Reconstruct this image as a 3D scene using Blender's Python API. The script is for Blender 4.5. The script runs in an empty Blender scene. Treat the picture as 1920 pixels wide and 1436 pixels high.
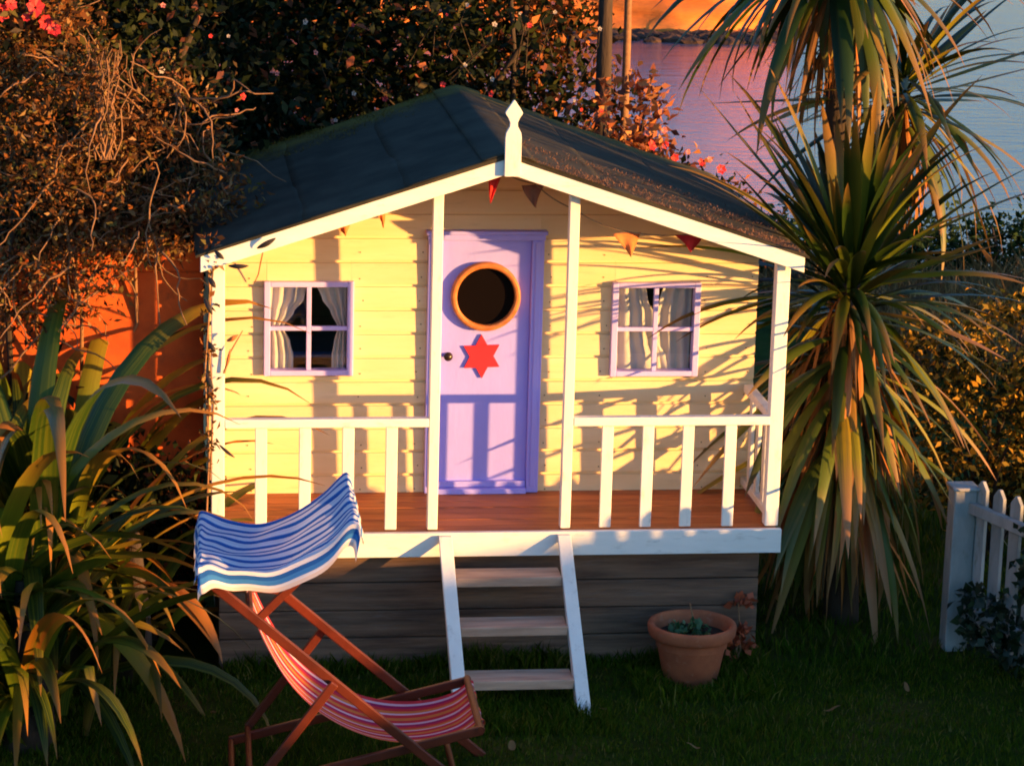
import bpy, bmesh, math, random
import numpy as np
from mathutils import Vector, Matrix

random.seed(7)
RNG = np.random.default_rng(11)
scene = bpy.context.scene
COL = scene.collection
PI = math.pi

# ------------------------------------------------------------------ camera
# the place is laid out in metres round the playhouse: x right along its front, y back, z up;
# z = 0 is the top of the porch deck, the lawn lies at z = GZ
GZ = -0.60
FPX = 5246.6
CAM = Vector((-1.4373, -11.1755, 3.3739))
FW = Vector((0.12753366, 0.96332749, -0.23608326)).normalized()
RT = Vector((0.99182393, -0.12495219, 0.02592752)).normalized()
UP = Vector((0.00452243, 0.23745966, 0.97138687)).normalized()
cam_data = bpy.data.cameras.new('camera')
cam = bpy.data.objects.new('camera', cam_data)
COL.objects.link(cam)
cam_data.sensor_width = 36
cam_data.lens = FPX / 1920 * 36
cam_data.clip_end = 3000
m = Matrix((RT, UP, -FW)).transposed().to_4x4()
m.translation = CAM
cam.matrix_world = m
scene.camera = cam
scene.cycles.filter_width = 1.9

# ------------------------------------------------------------------ light
SUN_EL = math.radians(2.3)
SUN_AZ = math.radians(120.3)            # clockwise from +y
SH = Vector((math.sin(SUN_AZ), math.cos(SUN_AZ), 0))       # horizontal direction towards the sun
SP = Vector((-SH.y, SH.x, 0))                               # across the light: p coordinate
SUNV = Vector((SH.x * math.cos(SUN_EL), SH.y * math.cos(SUN_EL), math.sin(SUN_EL)))
world = bpy.data.worlds.new('World')
scene.world = world
world.use_nodes = True
wn = world.node_tree
sky = wn.nodes.new('ShaderNodeTexSky')
sky.sky_type = 'NISHITA'
sky.sun_disc = False
sky.sun_elevation = SUN_EL
sky.sun_rotation = SUN_AZ
sky.ozone_density = 3.6
sky.air_density = 1.0
sky.dust_density = 0.5
wn.nodes['Background'].inputs[1].default_value = 0.15
wn.links.new(sky.outputs[0], wn.nodes['Background'].inputs[0])
sun_data = bpy.data.lights.new('sun', 'SUN')
sun_data.energy = 1.95
sun_data.angle = math.radians(0.5)
sun_data.color = (1.0, 0.52, 0.15)
sun = bpy.data.objects.new('sun', sun_data)
COL.objects.link(sun)
sun.rotation_euler = SUNV.to_track_quat('Z', 'Y').to_euler()
vs = scene.view_settings
vs.view_transform = 'Standard'
vs.look = 'None'
vs.gamma = 1.0
vs.exposure = 2.9
vs.use_curve_mapping = False

# ------------------------------------------------------------------ helpers
def thing(name, label, cat, loc=(0, 0, 0), group=None):
    o = bpy.data.objects.new(name, None)
    COL.objects.link(o)
    o.location = loc
    o.empty_display_size = 0.1
    return tag(o, label, cat, group)

def tag(o, label=None, cat=None, group=None, kind=None):
    if label: o['label'] = label
    if cat: o['category'] = cat
    if group: o['group'] = group
    if kind: o['kind'] = kind
    return o

def link(name, me, mat=None, parent=None, kind=None):
    o = bpy.data.objects.new(name, me)
    COL.objects.link(o)
    if mat is not None and not me.materials:
        me.materials.append(mat)
    if parent is not None:
        o.parent = parent
        o.location = -root_loc(parent)
    if kind: o['kind'] = kind
    return o

def root_loc(p):
    v = Vector(p.location)
    while p.parent is not None:
        p = p.parent
        v = v + Vector(p.location)
    return v

def at(u, v, Y):
    """point of the photograph's sight line (1920 px wide) that stands at depth Y"""
    d = FW + RT * ((u - 960) / FPX) + UP * ((718 - v) / FPX)
    return CAM + d * ((Y - CAM.y) / d.y)

class MB:
    def __init__(self):
        self.bm = bmesh.new()
    def box(self, x0, x1, y0, y1, z0, z1):
        vs_ = [self.bm.verts.new(c) for c in ((x0,y0,z0),(x1,y0,z0),(x1,y1,z0),(x0,y1,z0),(x0,y0,z1),(x1,y0,z1),(x1,y1,z1),(x0,y1,z1))]
        for f in ((3,2,1,0),(4,5,6,7),(0,1,5,4),(1,2,6,5),(2,3,7,6),(3,0,4,7)):
            self.bm.faces.new([vs_[i] for i in f])
        return self
    def hexa(self, pts):
        vs_ = [self.bm.verts.new(c) for c in pts]
        for f in ((3,2,1,0),(4,5,6,7),(0,1,5,4),(1,2,6,5),(2,3,7,6),(3,0,4,7)):
            self.bm.faces.new([vs_[i] for i in f])
        return self
    def bar(self, a, b, w, t, side=Vector((0,1,0))):
        """bar from a to b, w across the bar in its plane, t along side"""
        a = Vector(a); b = Vector(b)
        d = (b - a).normalized()
        s = (side - d * side.dot(d)).normalized()
        n = d.cross(s)
        c = []
        for q in (a, b):
            for i, j in ((-1,-1),(1,-1),(1,1),(-1,1)):
                c.append(q + n * (i * w / 2) + s * (j * t / 2))
        return self.hexa(c)
    def prism(self, pts, y0, y1):
        """polygon in x,z pushed from y0 to y1"""
        f = [self.bm.verts.new((x, y0, z)) for x, z in pts]
        b = [self.bm.verts.new((x, y1, z)) for x, z in pts]
        n = len(pts)
        self.bm.faces.new(f)
        self.bm.faces.new(b[::-1])
        for i in range(n):
            self.bm.faces.new((f[i], b[i], b[(i+1) % n], f[(i+1) % n]))
        return self
    def tube(self, pts, r, n=8, cap=True):
        pts = [Vector(p) for p in pts]
        rs = r if hasattr(r, '__len__') else [r] * len(pts)
        rings = []
        ref = Vector((0.31, 0.52, 0.79))
        for i, p in enumerate(pts):
            d = (pts[min(i+1, len(pts)-1)] - pts[max(i-1, 0)]).normalized()
            s = d.cross(ref)
            if s.length < 1e-4: s = d.orthogonal()
            s.normalize()
            t = d.cross(s)
            rings.append([self.bm.verts.new(p + (s * math.cos(2*PI*k/n) + t * math.sin(2*PI*k/n)) * rs[i]) for k in range(n)])
        for a, b in zip(rings, rings[1:]):
            for k in range(n):
                self.bm.faces.new((a[k], a[(k+1) % n], b[(k+1) % n], b[k]))
        if cap:
            self.bm.faces.new(rings[0][::-1]); self.bm.faces.new(rings[-1])
        return self
    def lathe(self, prof, c=(0,0,0), n=40, axis='Z', wob=0.0):
        c = Vector(c); rings = []
        for r, z in prof:
            ring = []
            for k in range(n):
                a = 2*PI*k/n
                rr = r * (1 + wob * math.sin(3*a + z*30))
                if axis == 'Z': q = Vector((rr*math.cos(a), rr*math.sin(a), z))
                else: q = Vector((rr*math.cos(a), z, rr*math.sin(a)))
                ring.append(self.bm.verts.new(c + q))
            rings.append(ring)
        for a, b in zip(rings, rings[1:]):
            for k in range(n):
                self.bm.faces.new((a[k], a[(k+1) % n], b[(k+1) % n], b[k]))
        self.last = rings
        return self
    def cap(self, ring):
        self.bm.faces.new(ring)
        return self
    def grid(self, fn, nu, nv):
        """fn(u, v) -> point, u and v from 0 to 1; uv map kept"""
        uvl = self.bm.loops.layers.uv.verify()
        g = [[self.bm.verts.new(fn(i/nu, j/nv)) for j in range(nv+1)] for i in range(nu+1)]
        for i in range(nu):
            for j in range(nv):
                f = self.bm.faces.new((g[i][j], g[i+1][j], g[i+1][j+1], g[i][j+1]))
                for l, (a, b) in zip(f.loops, ((i,j),(i+1,j),(i+1,j+1),(i,j+1))):
                    l[uvl].uv = (a/nu, b/nv)
        return self
    def mesh(self, name, mat=None, bevel=0, smooth=False, seg=2):
        bmesh.ops.recalc_face_normals(self.bm, faces=self.bm.faces)
        if bevel:
            e = [e for e in self.bm.edges if len(e.link_faces) == 2 and e.calc_face_angle(0) > 0.6]
            bmesh.ops.bevel(self.bm, geom=e, offset=bevel, segments=seg, profile=0.5, affect='EDGES', clamp_overlap=True)
        me = bpy.data.meshes.new(name)
        self.bm.to_mesh(me); self.bm.free()
        if smooth:
            me.polygons.foreach_set('use_smooth', [True] * len(me.polygons))
        if mat is not None: me.materials.append(mat)
        return me
    def build(self, name, mat, parent=None, bevel=0, smooth=False, kind=None, seg=2):
        return link(name, self.mesh(name, mat, bevel, smooth, seg), None, parent, kind)

def np_mesh(name, V, k, mat=None, smooth=False):
    """V: (faces, k, 3) loose polygons of k corners"""
    n = V.shape[0]
    me = bpy.data.meshes.new(name)
    me.vertices.add(n * k)
    me.vertices.foreach_set('co', V.reshape(-1).astype(np.float32))
    me.loops.add(n * k)
    me.loops.foreach_set('vertex_index', np.arange(n * k, dtype=np.int32))
    me.polygons.add(n)
    me.polygons.foreach_set('loop_start', np.arange(0, n * k, k, dtype=np.int32))
    me.update(calc_edges=True)
    if mat is not None: me.materials.append(mat)
    return me

# ------------------------------------------------------------------ materials
def nt(name):
    mt = bpy.data.materials.new(name)
    mt.use_nodes = True
    return mt, mt.node_tree, mt.node_tree.nodes['Principled BSDF'], mt.node_tree.nodes['Material Output']

def ramp(t, stops, interp='LINEAR'):
    r = t.nodes.new('ShaderNodeValToRGB')
    r.color_ramp.interpolation = interp
    e = r.color_ramp.elements
    while len(e) < len(stops): e.new(0.5)
    for el, (p, c) in zip(e, stops):
        el.position = p
        el.color = (*c, 1) if len(c) == 3 else c
    return r

def mul(c, k):
    return tuple(max(0, min(1, x * k)) for x in c)

def surf(name, col, col2=None, rough=0.6, scale=(6, 6, 6), bump=0.15, bscale=40, spec=0.3, vary=0.10, wear=None, wear_amt=0.35, coord='Object', dist=0.004):
    """painted or plain surface: two tones broken up by noise, a little difference between pieces, fine relief, optional worn patches"""
    mt, t, b, out = nt(name)
    N, L = t.nodes, t.links
    tc = N.new('ShaderNodeTexCoord')
    mp = N.new('ShaderNodeMapping'); mp.inputs['Scale'].default_value = scale
    L.new(tc.outputs[coord], mp.inputs[0])
    oi = N.new('ShaderNodeObjectInfo')
    ad = N.new('ShaderNodeVectorMath'); ad.operation = 'ADD'
    sc_ = N.new('ShaderNodeVectorMath'); sc_.operation = 'SCALE'; sc_.inputs[0].default_value = (31, 17, 23)
    L.new(oi.outputs['Random'], sc_.inputs['Scale'])
    L.new(mp.outputs[0], ad.inputs[0]); L.new(sc_.outputs[0], ad.inputs[1])
    nz = N.new('ShaderNodeTexNoise'); nz.inputs['Scale'].default_value = 1.0; nz.inputs['Detail'].default_value = 6; nz.inputs['Roughness'].default_value = 0.6
    L.new(ad.outputs[0], nz.inputs['Vector'])
    r = ramp(t, [(0.3, col2 if col2 else mul(col, 0.82)), (0.65, col)])
    L.new(nz.outputs[0], r.inputs[0])
    hv = N.new('ShaderNodeHueSaturation')
    mr = N.new('ShaderNodeMapRange'); mr.inputs['To Min'].default_value = 1 - vary; mr.inputs['To Max'].default_value = 1 + vary
    L.new(oi.outputs['Random'], mr.inputs[0]); L.new(mr.outputs[0], hv.inputs['Value'])
    last = r.outputs[0]
    if wear:
        n2 = N.new('ShaderNodeTexNoise'); n2.inputs['Scale'].default_value = 2.7; n2.inputs['Detail'].default_value = 8; n2.inputs['Roughness'].default_value = 0.7
        L.new(ad.outputs[0], n2.inputs['Vector'])
        r2 = ramp(t, [(0.56, (0, 0, 0)), (0.70, (wear_amt,) * 3)])
        L.new(n2.outputs[0], r2.inputs[0])
        mx = N.new('ShaderNodeMix'); mx.data_type = 'RGBA'
        mx.inputs['B'].default_value = (*wear, 1)
        L.new(r2.outputs[0], mx.inputs['Factor']); L.new(last, mx.inputs['A'])
        last = mx.outputs['Result']
    L.new(last, hv.inputs['Color'])
    L.new(hv.outputs[0], b.inputs['Base Color'])
    b.inputs['Roughness'].default_value = rough
    b.inputs['Specular IOR Level'].default_value = spec
    if bump:
        n3 = N.new('ShaderNodeTexNoise'); n3.inputs['Scale'].default_value = bscale / max(scale) if False else 1.0
        m3 = N.new('ShaderNodeMapping'); k = bscale / max(scale); m3.inputs['Scale'].default_value = tuple(s * k for s in scale)
        L.new(tc.outputs[coord], m3.inputs[0]); L.new(m3.outputs[0], n3.inputs['Vector']); n3.inputs['Detail'].default_value = 4
        bp = N.new('ShaderNodeBump'); bp.inputs['Strength'].default_value = bump; bp.inputs['Distance'].default_value = dist
        L.new(n3.outputs[0], bp.inputs['Height']); L.new(bp.outputs[0], b.inputs['Normal'])
    return mt

def leafy(name, stops, rough=0.5, trans=0.25, island=True, tip=None, streak=None, spec=0.35, interp='LINEAR'):
    """foliage: tone picked per leaf, light shining through, browned tip along the leaf's uv"""
    mt, t, b, out = nt(name)
    N, L = t.nodes, t.links
    if island:
        g = N.new('ShaderNodeNewGeometry'); rnd = g.outputs['Random Per Island']
    else:
        g = N.new('ShaderNodeObjectInfo'); rnd = g.outputs['Random']
    r = ramp(t, stops, interp); L.new(rnd, r.inputs[0])
    last = r.outputs[0]
    if tip or streak:
        uv = N.new('ShaderNodeUVMap'); sp = N.new('ShaderNodeSeparateXYZ'); L.new(uv.outputs[0], sp.inputs[0])
    if streak:
        nz = N.new('ShaderNodeTexNoise'); nz.inputs['Scale'].default_value = 1
        mp = N.new('ShaderNodeMapping'); mp.inputs['Scale'].default_value = (9, 1.2, 1); L.new(uv.outputs[0], mp.inputs[0])
        of = N.new('ShaderNodeVectorMath'); of.operation = 'ADD'; L.new(mp.outputs[0], of.inputs[0])
        s2 = N.new('ShaderNodeVectorMath'); s2.operation = 'SCALE'; s2.inputs[0].default_value = (50, 37, 11); L.new(rnd, s2.inputs['Scale']); L.new(s2.outputs[0], of.inputs[1])
        L.new(of.outputs[0], nz.inputs['Vector'])
        rr = ramp(t, [(0.42, (0, 0, 0)), (0.68, (0.75,) * 3)]); L.new(nz.outputs[0], rr.inputs[0])
        mx = N.new('ShaderNodeMix'); mx.data_type = 'RGBA'; mx.inputs['B'].default_value = (*streak, 1)
        L.new(rr.outputs[0], mx.inputs['Factor']); L.new(last, mx.inputs['A']); last = mx.outputs['Result']
    if tip:
        ma = N.new('ShaderNodeMath'); ma.operation = 'MULTIPLY_ADD'; ma.inputs[1].default_value = 0.5; ma.inputs[2].default_value = -0.25
        L.new(rnd, ma.inputs[0])
        m2 = N.new('ShaderNodeMath'); L.new(sp.outputs[1], m2.inputs[0]); L.new(ma.outputs[0], m2.inputs[1])
        rr = ramp(t, [(0.62, (0, 0, 0)), (0.95, (0.9,) * 3)]); L.new(m2.outputs[0], rr.inputs[0])
        mx = N.new('ShaderNodeMix'); mx.data_type = 'RGBA'; mx.inputs['B'].default_value = (*tip, 1)
        L.new(rr.outputs[0], mx.inputs['Factor']); L.new(last, mx.inputs['A']); last = mx.outputs['Result']
    L.new(last, b.inputs['Base Color'])
    b.inputs['Roughness'].default_value = rough
    b.inputs['Specular IOR Level'].default_value = spec
    if trans:
        tr = N.new('ShaderNodeBsdfTranslucent'); L.new(last, tr.inputs[0])
        ms = N.new('ShaderNodeMixShader'); ms.inputs[0].default_value = trans
        L.new(b.outputs[0], ms.inputs[1]); L.new(tr.outputs[0], ms.inputs[2]); L.new(ms.outputs[0], out.inputs[0])
    return mt

M = {}
M['wall'] = surf('cream_wall_paint', (0.86, 0.63, 0.35), (0.80, 0.56, 0.27), 0.55, (2, 8, 14), 0.25, 60, vary=0.05, wear=(0.48, 0.34, 0.18), wear_amt=0.28)
M['white'] = surf('white_paint', (0.80, 0.77, 0.68), (0.72, 0.68, 0.60), 0.5, (9, 9, 3), 0.25, 50, vary=0.04, wear=(0.38, 0.33, 0.26), wear_amt=0.45)
M['whiteh'] = surf('white_paint_board', (0.80, 0.77, 0.70), (0.72, 0.69, 0.62), 0.5, (3, 9, 12), 0.3, 55, vary=0.04, wear=(0.40, 0.35, 0.28), wear_amt=0.5)
M['lilac'] = surf('lilac_paint', (0.40, 0.36, 0.88), (0.36, 0.33, 0.84), 0.5, (10, 10, 3), 0.2, 60, vary=0.03)
M['palelilac'] = surf('pale_lilac_paint', (0.56, 0.46, 0.84), (0.50, 0.41, 0.78), 0.5, (10, 10, 10), 0.2, 60, vary=0.03)
M['ring'] = surf('varnished_ring_wood', (0.55, 0.20, 0.06), (0.38, 0.12, 0.03), 0.4, (25, 25, 25), 0.2, 60)
M['red'] = surf('red_paint', (0.70, 0.025, 0.04), (0.62, 0.02, 0.03), 0.5, (10, 10, 10), 0.1, 60)
M['nail'] = surf('rusty_nail', (0.16, 0.08, 0.04), None, 0.7, (10, 10, 10), 0)
M['dark'] = surf('dark_knob', (0.03, 0.015, 0.01), None, 0.35, (10, 10, 10), 0)
M['deck'] = surf('deck_wood', (0.52, 0.17, 0.05), (0.30, 0.085, 0.025), 0.6, (2.2, 26, 26), 0.5, 60, vary=0.18)
M['soffit'] = surf('roof_underside_wood', (0.42, 0.19, 0.08), (0.33, 0.13, 0.05), 0.65, (20, 2.5, 20), 0.3, 60, vary=0.1)
M['plank'] = surf('weathered_plank', (0.19, 0.105, 0.062), (0.060, 0.032, 0.020), 0.85, (2.2, 18, 26), 0.7, 60, vary=0.22, wear=(0.17, 0.13, 0.11), wear_amt=0.6, dist=0.006)
M['tread'] = surf('grey_tread_wood', (0.60, 0.38, 0.25), (0.34, 0.20, 0.13), 0.8, (3, 24, 24), 0.6, 60, vary=0.12)
M['terra'] = surf('terracotta', (0.40, 0.115, 0.045), (0.27, 0.07, 0.028), 0.85, (9, 9, 9), 0.35, 70, wear=(0.42, 0.27, 0.18), wear_amt=0.35)
M['soil'] = surf('soil', (0.02, 0.014, 0.009), None, 0.95, (30, 30, 30), 1.0, 60)
M['render'] = surf('terracotta_render', (0.58, 0.105, 0.018), (0.40, 0.06, 0.011), 0.9, (5, 5, 5), 0.5, 45, vary=0.03, wear=(0.22, 0.06, 0.02), wear_amt=0.6)
M['frame'] = surf('red_brown_chair_wood', (0.14, 0.022, 0.007), (0.07, 0.011, 0.004), 0.45, (6, 6, 6), 0.25, 70, vary=0.12)
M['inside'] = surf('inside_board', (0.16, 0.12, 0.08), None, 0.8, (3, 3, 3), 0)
M['string'] = surf('string', (0.25, 0.17, 0.10), None, 0.9, (30, 30, 30), 0)
M['flag_red'] = surf('red_cloth', (0.60, 0.03, 0.03), (0.45, 0.02, 0.02), 0.9, (20, 20, 20), 0.2, 90)
M['flag_orange'] = surf('orange_cloth', (0.66, 0.20, 0.06), (0.5, 0.13, 0.04), 0.9, (20, 20, 20), 0.2, 90)
M['flag_brown'] = surf('brown_cloth', (0.30, 0.12, 0.07), (0.22, 0.08, 0.05), 0.9, (20, 20, 20), 0.2, 90)
M['table'] = surf('blue_paint', (0.03, 0.09, 0.45), None, 0.4, (10, 10, 10), 0)
M['bark'] = surf('dark_bark', (0.07, 0.045, 0.03), (0.03, 0.02, 0.014), 0.95, (14, 14, 4), 0.9, 40, dist=0.01)
M['twig'] = surf('dry_twig', (0.30, 0.15, 0.07), (0.16, 0.075, 0.035), 0.9, (30, 30, 30), 0.3, 60)
M['post'] = surf('fence_white_paint', (0.36, 0.34, 0.31), (0.20, 0.20, 0.18), 0.65, (9, 9, 3), 0.4, 50, wear=(0.14, 0.15, 0.11), wear_amt=0.7)
M['curtain'] = leafy('curtain_cloth', [(0, (0.82, 0.76, 0.68)), (1, (0.84, 0.79, 0.72))], 0.95, 0.35, False)
M['shorerock'] = surf('dark_shore_rock', (0.07, 0.035, 0.022), (0.03, 0.016, 0.012), 0.9, (1, 1, 1), 0.6, 5, dist=0.1)
M['flax'] = leafy('flax_leaf', [(0.0, (0.008, 0.022, 0.006)), (0.45, (0.026, 0.055, 0.006)), (0.68, (0.10, 0.145, 0.009)), (0.86, (0.30, 0.26, 0.014)), (0.96, (0.34, 0.12, 0.012)), (1.0, (0.34, 0.055, 0.012))], 0.42, 0.15, False, tip=(0.30, 0.11, 0.02), streak=(0.13, 0.14, 0.010), spec=0.25)
M['cord'] = leafy('cordyline_leaf', [(0.0, (0.008, 0.022, 0.003)), (0.55, (0.024, 0.048, 0.005)), (0.82, (0.11, 0.13, 0.009)), (1.0, (0.28, 0.21, 0.014))], 0.45, 0.15, False, tip=(0.22, 0.10, 0.02), spec=0.3)
M['cordold'] = leafy('cordyline_old_leaf', [(0.0, (0.025, 0.048, 0.005)), (0.45, (0.09, 0.125, 0.008)), (0.78, (0.34, 0.27, 0.014)), (0.94, (0.46, 0.18, 0.012)), (1.0, (0.48, 0.08, 0.012))], 0.5, 0.2, False, tip=(0.34, 0.15, 0.06), streak=(0.10, 0.09, 0.02))
M['corddead'] = leafy('cordyline_dead_leaf', [(0.0, (0.07, 0.04, 0.012)), (0.5, (0.26, 0.10, 0.02)), (1.0, (0.48, 0.15, 0.02))], 0.7, 0.2, True)
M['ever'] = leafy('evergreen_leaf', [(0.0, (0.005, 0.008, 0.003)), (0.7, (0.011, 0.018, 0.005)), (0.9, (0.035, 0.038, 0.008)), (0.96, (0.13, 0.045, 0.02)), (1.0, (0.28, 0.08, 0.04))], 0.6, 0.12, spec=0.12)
M['dry'] = leafy('dry_climber_leaf', [(0.0, (0.022, 0.013, 0.006)), (0.35, (0.11, 0.04, 0.013)), (0.6, (0.26, 0.085, 0.02)), (0.82, (0.08, 0.07, 0.015)), (1.0, (0.36, 0.20, 0.09))], 0.9, 0.2, spec=0.1)
M['autumn'] = leafy('orange_shrub_leaf', [(0.0, (0.10, 0.025, 0.012)), (0.5, (0.34, 0.09, 0.03)), (1.0, (0.48, 0.20, 0.06))], 0.6, 0.2)
M['brush'] = leafy('mixed_shrub_leaf', [(0.0, (0.007, 0.012, 0.004)), (0.45, (0.025, 0.028, 0.006)), (0.7, (0.20, 0.06, 0.016)), (1.0, (0.46, 0.15, 0.04))], 0.7, 0.18, spec=0.12)  # orange tones put sunlight on the foliage into the leaf colour
M['gold'] = leafy('golden_bush_leaf', [(0.0, (0.008, 0.014, 0.004)), (0.4, (0.04, 0.042, 0.006)), (0.7, (0.22, 0.13, 0.014)), (1.0, (0.52, 0.24, 0.02))], 0.65, 0.2, spec=0.12)
M['green'] = leafy('hedge_leaf', [(0.0, (0.010, 0.022, 0.005)), (1.0, (0.035, 0.06, 0.010))], 0.65, 0.15, spec=0.12)
M['straw'] = leafy('dry_grass', [(0.0, (0.12, 0.06, 0.02)), (1.0, (0.34, 0.19, 0.06))], 0.8, 0.2)
M['ivy'] = leafy('ivy_leaf', [(0.0, (0.006, 0.014, 0.006)), (0.8, (0.018, 0.035, 0.012)), (1.0, (0.06, 0.09, 0.04))], 0.5, 0.1)
M['grass'] = leafy('lawn_grass', [(0.0, (0.024, 0.045, 0.002)), (0.6, (0.052, 0.092, 0.003)), (0.9, (0.10, 0.105, 0.006)), (1.0, (0.20, 0.15, 0.04))], 0.8, 0.15, spec=0.06)
M['vineleaf'] = surf('dark_vine_leaf', (0.035, 0.025, 0.02), None, 0.6, (20, 20, 20), 0)
M['potleaf'] = leafy('pot_plant_leaf', [(0.0, (0.02, 0.06, 0.02)), (0.8, (0.04, 0.11, 0.03)), (1.0, (0.2, 0.3, 0.14))], 0.5, 0.2)
M['redleaf'] = leafy('red_plant_leaf', [(0.0, (0.28, 0.05, 0.02)), (1.0, (0.5, 0.11, 0.04))], 0.6, 0.2)
M['petal'] = leafy('red_petal', [(0.0, (0.62, 0.02, 0.03)), (1.0, (0.75, 0.05, 0.04))], 0.5, 0.3)
M['pink'] = leafy('pink_petal', [(0.0, (0.55, 0.12, 0.10)), (1.0, (0.75, 0.28, 0.22))], 0.5, 0.3)
M['pale'] = leafy('pale_petal', [(0.0, (0.34, 0.26, 0.20)), (1.0, (0.6, 0.5, 0.42))], 0.6, 0.3)

M['debris'] = leafy('brown_roof_moss', [(0.0, (0.10, 0.05, 0.03)), (1.0, (0.30, 0.15, 0.09))], 0.9, 0.2, spec=0.1)
M['goldmoss'] = leafy('golden_roof_moss', [(0.0, (0.05, 0.035, 0.006)), (1.0, (0.20, 0.13, 0.02))], 0.9, 0.2, spec=0.1)

def glass_mat():
    mt, t, b, out = nt('window_glass')
    N, L = t.nodes, t.links
    tr = N.new('ShaderNodeBsdfTransparent'); tr.inputs[0].default_value = (0.95, 0.96, 0.96, 1)
    gl = N.new('ShaderNodeBsdfGlossy'); gl.inputs['Roughness'].default_value = 0.03
    lw = N.new('ShaderNodeLayerWeight')
    pw = N.new('ShaderNodeMath'); pw.operation = 'POWER'; pw.inputs[1].default_value = 5.0; L.new(lw.outputs['Facing'], pw.inputs[0])
    fr = N.new('ShaderNodeMath'); fr.operation = 'MULTIPLY_ADD'; fr.inputs[1].default_value = 0.9; fr.inputs[2].default_value = 0.045; L.new(pw.outputs[0], fr.inputs[0])
    ms = N.new('ShaderNodeMixShader')
    L.new(fr.outputs[0], ms.inputs[0]); L.new(tr.outputs[0], ms.inputs[1]); L.new(gl.outputs[0], ms.inputs[2]); L.new(ms.outputs[0], out.inputs[0])
    return mt
M['glass'] = glass_mat()

def felt_mat():
    mt, t, b, out = nt('roof_felt')
    N, L = t.nodes, t.links
    g = N.new('ShaderNodeNewGeometry')
    n1 = N.new('ShaderNodeTexNoise'); n1.inputs['Scale'].default_value = 5; n1.inputs['Detail'].default_value = 6
    L.new(g.outputs['Position'], n1.inputs['Vector'])
    r = ramp(t, [(0.35, (0.026, 0.022, 0.014)), (0.65, (0.050, 0.042, 0.028))]); L.new(n1.outputs[0], r.inputs[0])
    # moss creeping in from the back edge
    sp = N.new('ShaderNodeSeparateXYZ'); L.new(g.outputs['Position'], sp.inputs[0])
    n2 = N.new('ShaderNodeTexNoise'); n2.inputs['Scale'].default_value = 9; n2.inputs['Detail'].default_value = 8; L.new(g.outputs['Position'], n2.inputs['Vector'])
    ma = N.new('ShaderNodeMath'); ma.operation = 'MULTIPLY_ADD'; ma.inputs[1].default_value = 0.7; L.new(n2.outputs[0], ma.inputs[0]); L.new(sp.outputs[1], ma.inputs[2])
    r2 = ramp(t, [(0.0, (0, 0, 0)), (1.0, (0.85,) * 3)])
    mr = N.new('ShaderNodeMapRange'); mr.inputs['From Min'].default_value = 2.0; mr.inputs['From Max'].default_value = 2.3
    L.new(ma.outputs[0], mr.inputs[0]); L.new(mr.outputs[0], r2.inputs[0])
    mx = N.new('ShaderNodeMix'); mx.data_type = 'RGBA'; mx.inputs['B'].default_value = (0.14, 0.095, 0.012, 1)
    L.new(r2.outputs[0], mx.inputs['Factor']); L.new(r.outputs[0], mx.inputs['A'])
    L.new(mx.outputs['Result'], b.inputs['Base Color'])
    b.inputs['Roughness'].default_value = 0.9
    b.inputs['Specular IOR Level'].default_value = 0.15
    n3 = N.new('ShaderNodeTexNoise'); n3.inputs['Scale'].default_value = 260; L.new(g.outputs['Position'], n3.inputs['Vector'])
    bp = N.new('ShaderNodeBump'); bp.inputs['Strength'].default_value = 0.6; bp.inputs['Distance'].default_value = 0.003
    L.new(n3.outputs[0], bp.inputs['Height']); L.new(bp.outputs[0], b.inputs['Normal'])
    return mt
M['felt'] = felt_mat()

def stripe_mat(name, stops, n, rough=0.85, noise=0.0, trans=0.2):
    """woven stripes along the cloth: tone by uv u repeated n times"""
    mt, t, b, out = nt(name)
    N, L = t.nodes, t.links
    uv = N.new('ShaderNodeUVMap'); sp = N.new('ShaderNodeSeparateXYZ'); L.new(uv.outputs[0], sp.inputs[0])
    ma = N.new('ShaderNodeMath'); ma.operation = 'MULTIPLY'; ma.inputs[1].default_value = n; L.new(sp.outputs[0], ma.inputs[0])
    fr = N.new('ShaderNodeMath'); fr.operation = 'FRACT'; L.new(ma.outputs[0], fr.inputs[0])
    r = ramp(t, stops, 'CONSTANT'); L.new(fr.outputs[0], r.inputs[0])
    nz = N.new('ShaderNodeTexNoise'); nz.inputs['Scale'].default_value = 12; nz.inputs['Detail'].default_value = 5
    L.new(uv.outputs[0], nz.inputs['Vector'])
    hv = N.new('ShaderNodeHueSaturation'); mr = N.new('ShaderNodeMapRange'); mr.inputs['To Min'].default_value = 0.8; mr.inputs['To Max'].default_value = 1.15
    L.new(nz.outputs[0], mr.inputs[0]); L.new(mr.outputs[0], hv.inputs['Value']); L.new(r.outputs[0], hv.inputs['Color'])
    L.new(hv.outputs[0], b.inputs['Base Color']); b.inputs['Roughness'].default_value = rough; b.inputs['Specular IOR Level'].default_value = 0.1
    wv = N.new('ShaderNodeTexNoise'); wv.inputs['Scale'].default_value = 220; L.new(uv.outputs[0], wv.inputs['Vector'])
    bp = N.new('ShaderNodeBump'); bp.inputs['Strength'].default_value = 0.3; bp.inputs['Distance'].default_value = 0.002
    L.new(wv.outputs[0], bp.inputs['Height']); L.new(bp.outputs[0], b.inputs['Normal'])
    tr = N.new('ShaderNodeBsdfTranslucent'); L.new(hv.outputs[0], tr.inputs[0])
    ms = N.new('ShaderNodeMixShader'); ms.inputs[0].default_value = trans
    L.new(b.outputs[0], ms.inputs[1]); L.new(tr.outputs[0], ms.inputs[2]); L.new(ms.outputs[0], out.inputs[0])
    return mt
BL, BL2, WH = (0.045, 0.20, 0.52), (0.02, 0.11, 0.38), (0.72, 0.70, 0.74)
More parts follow.
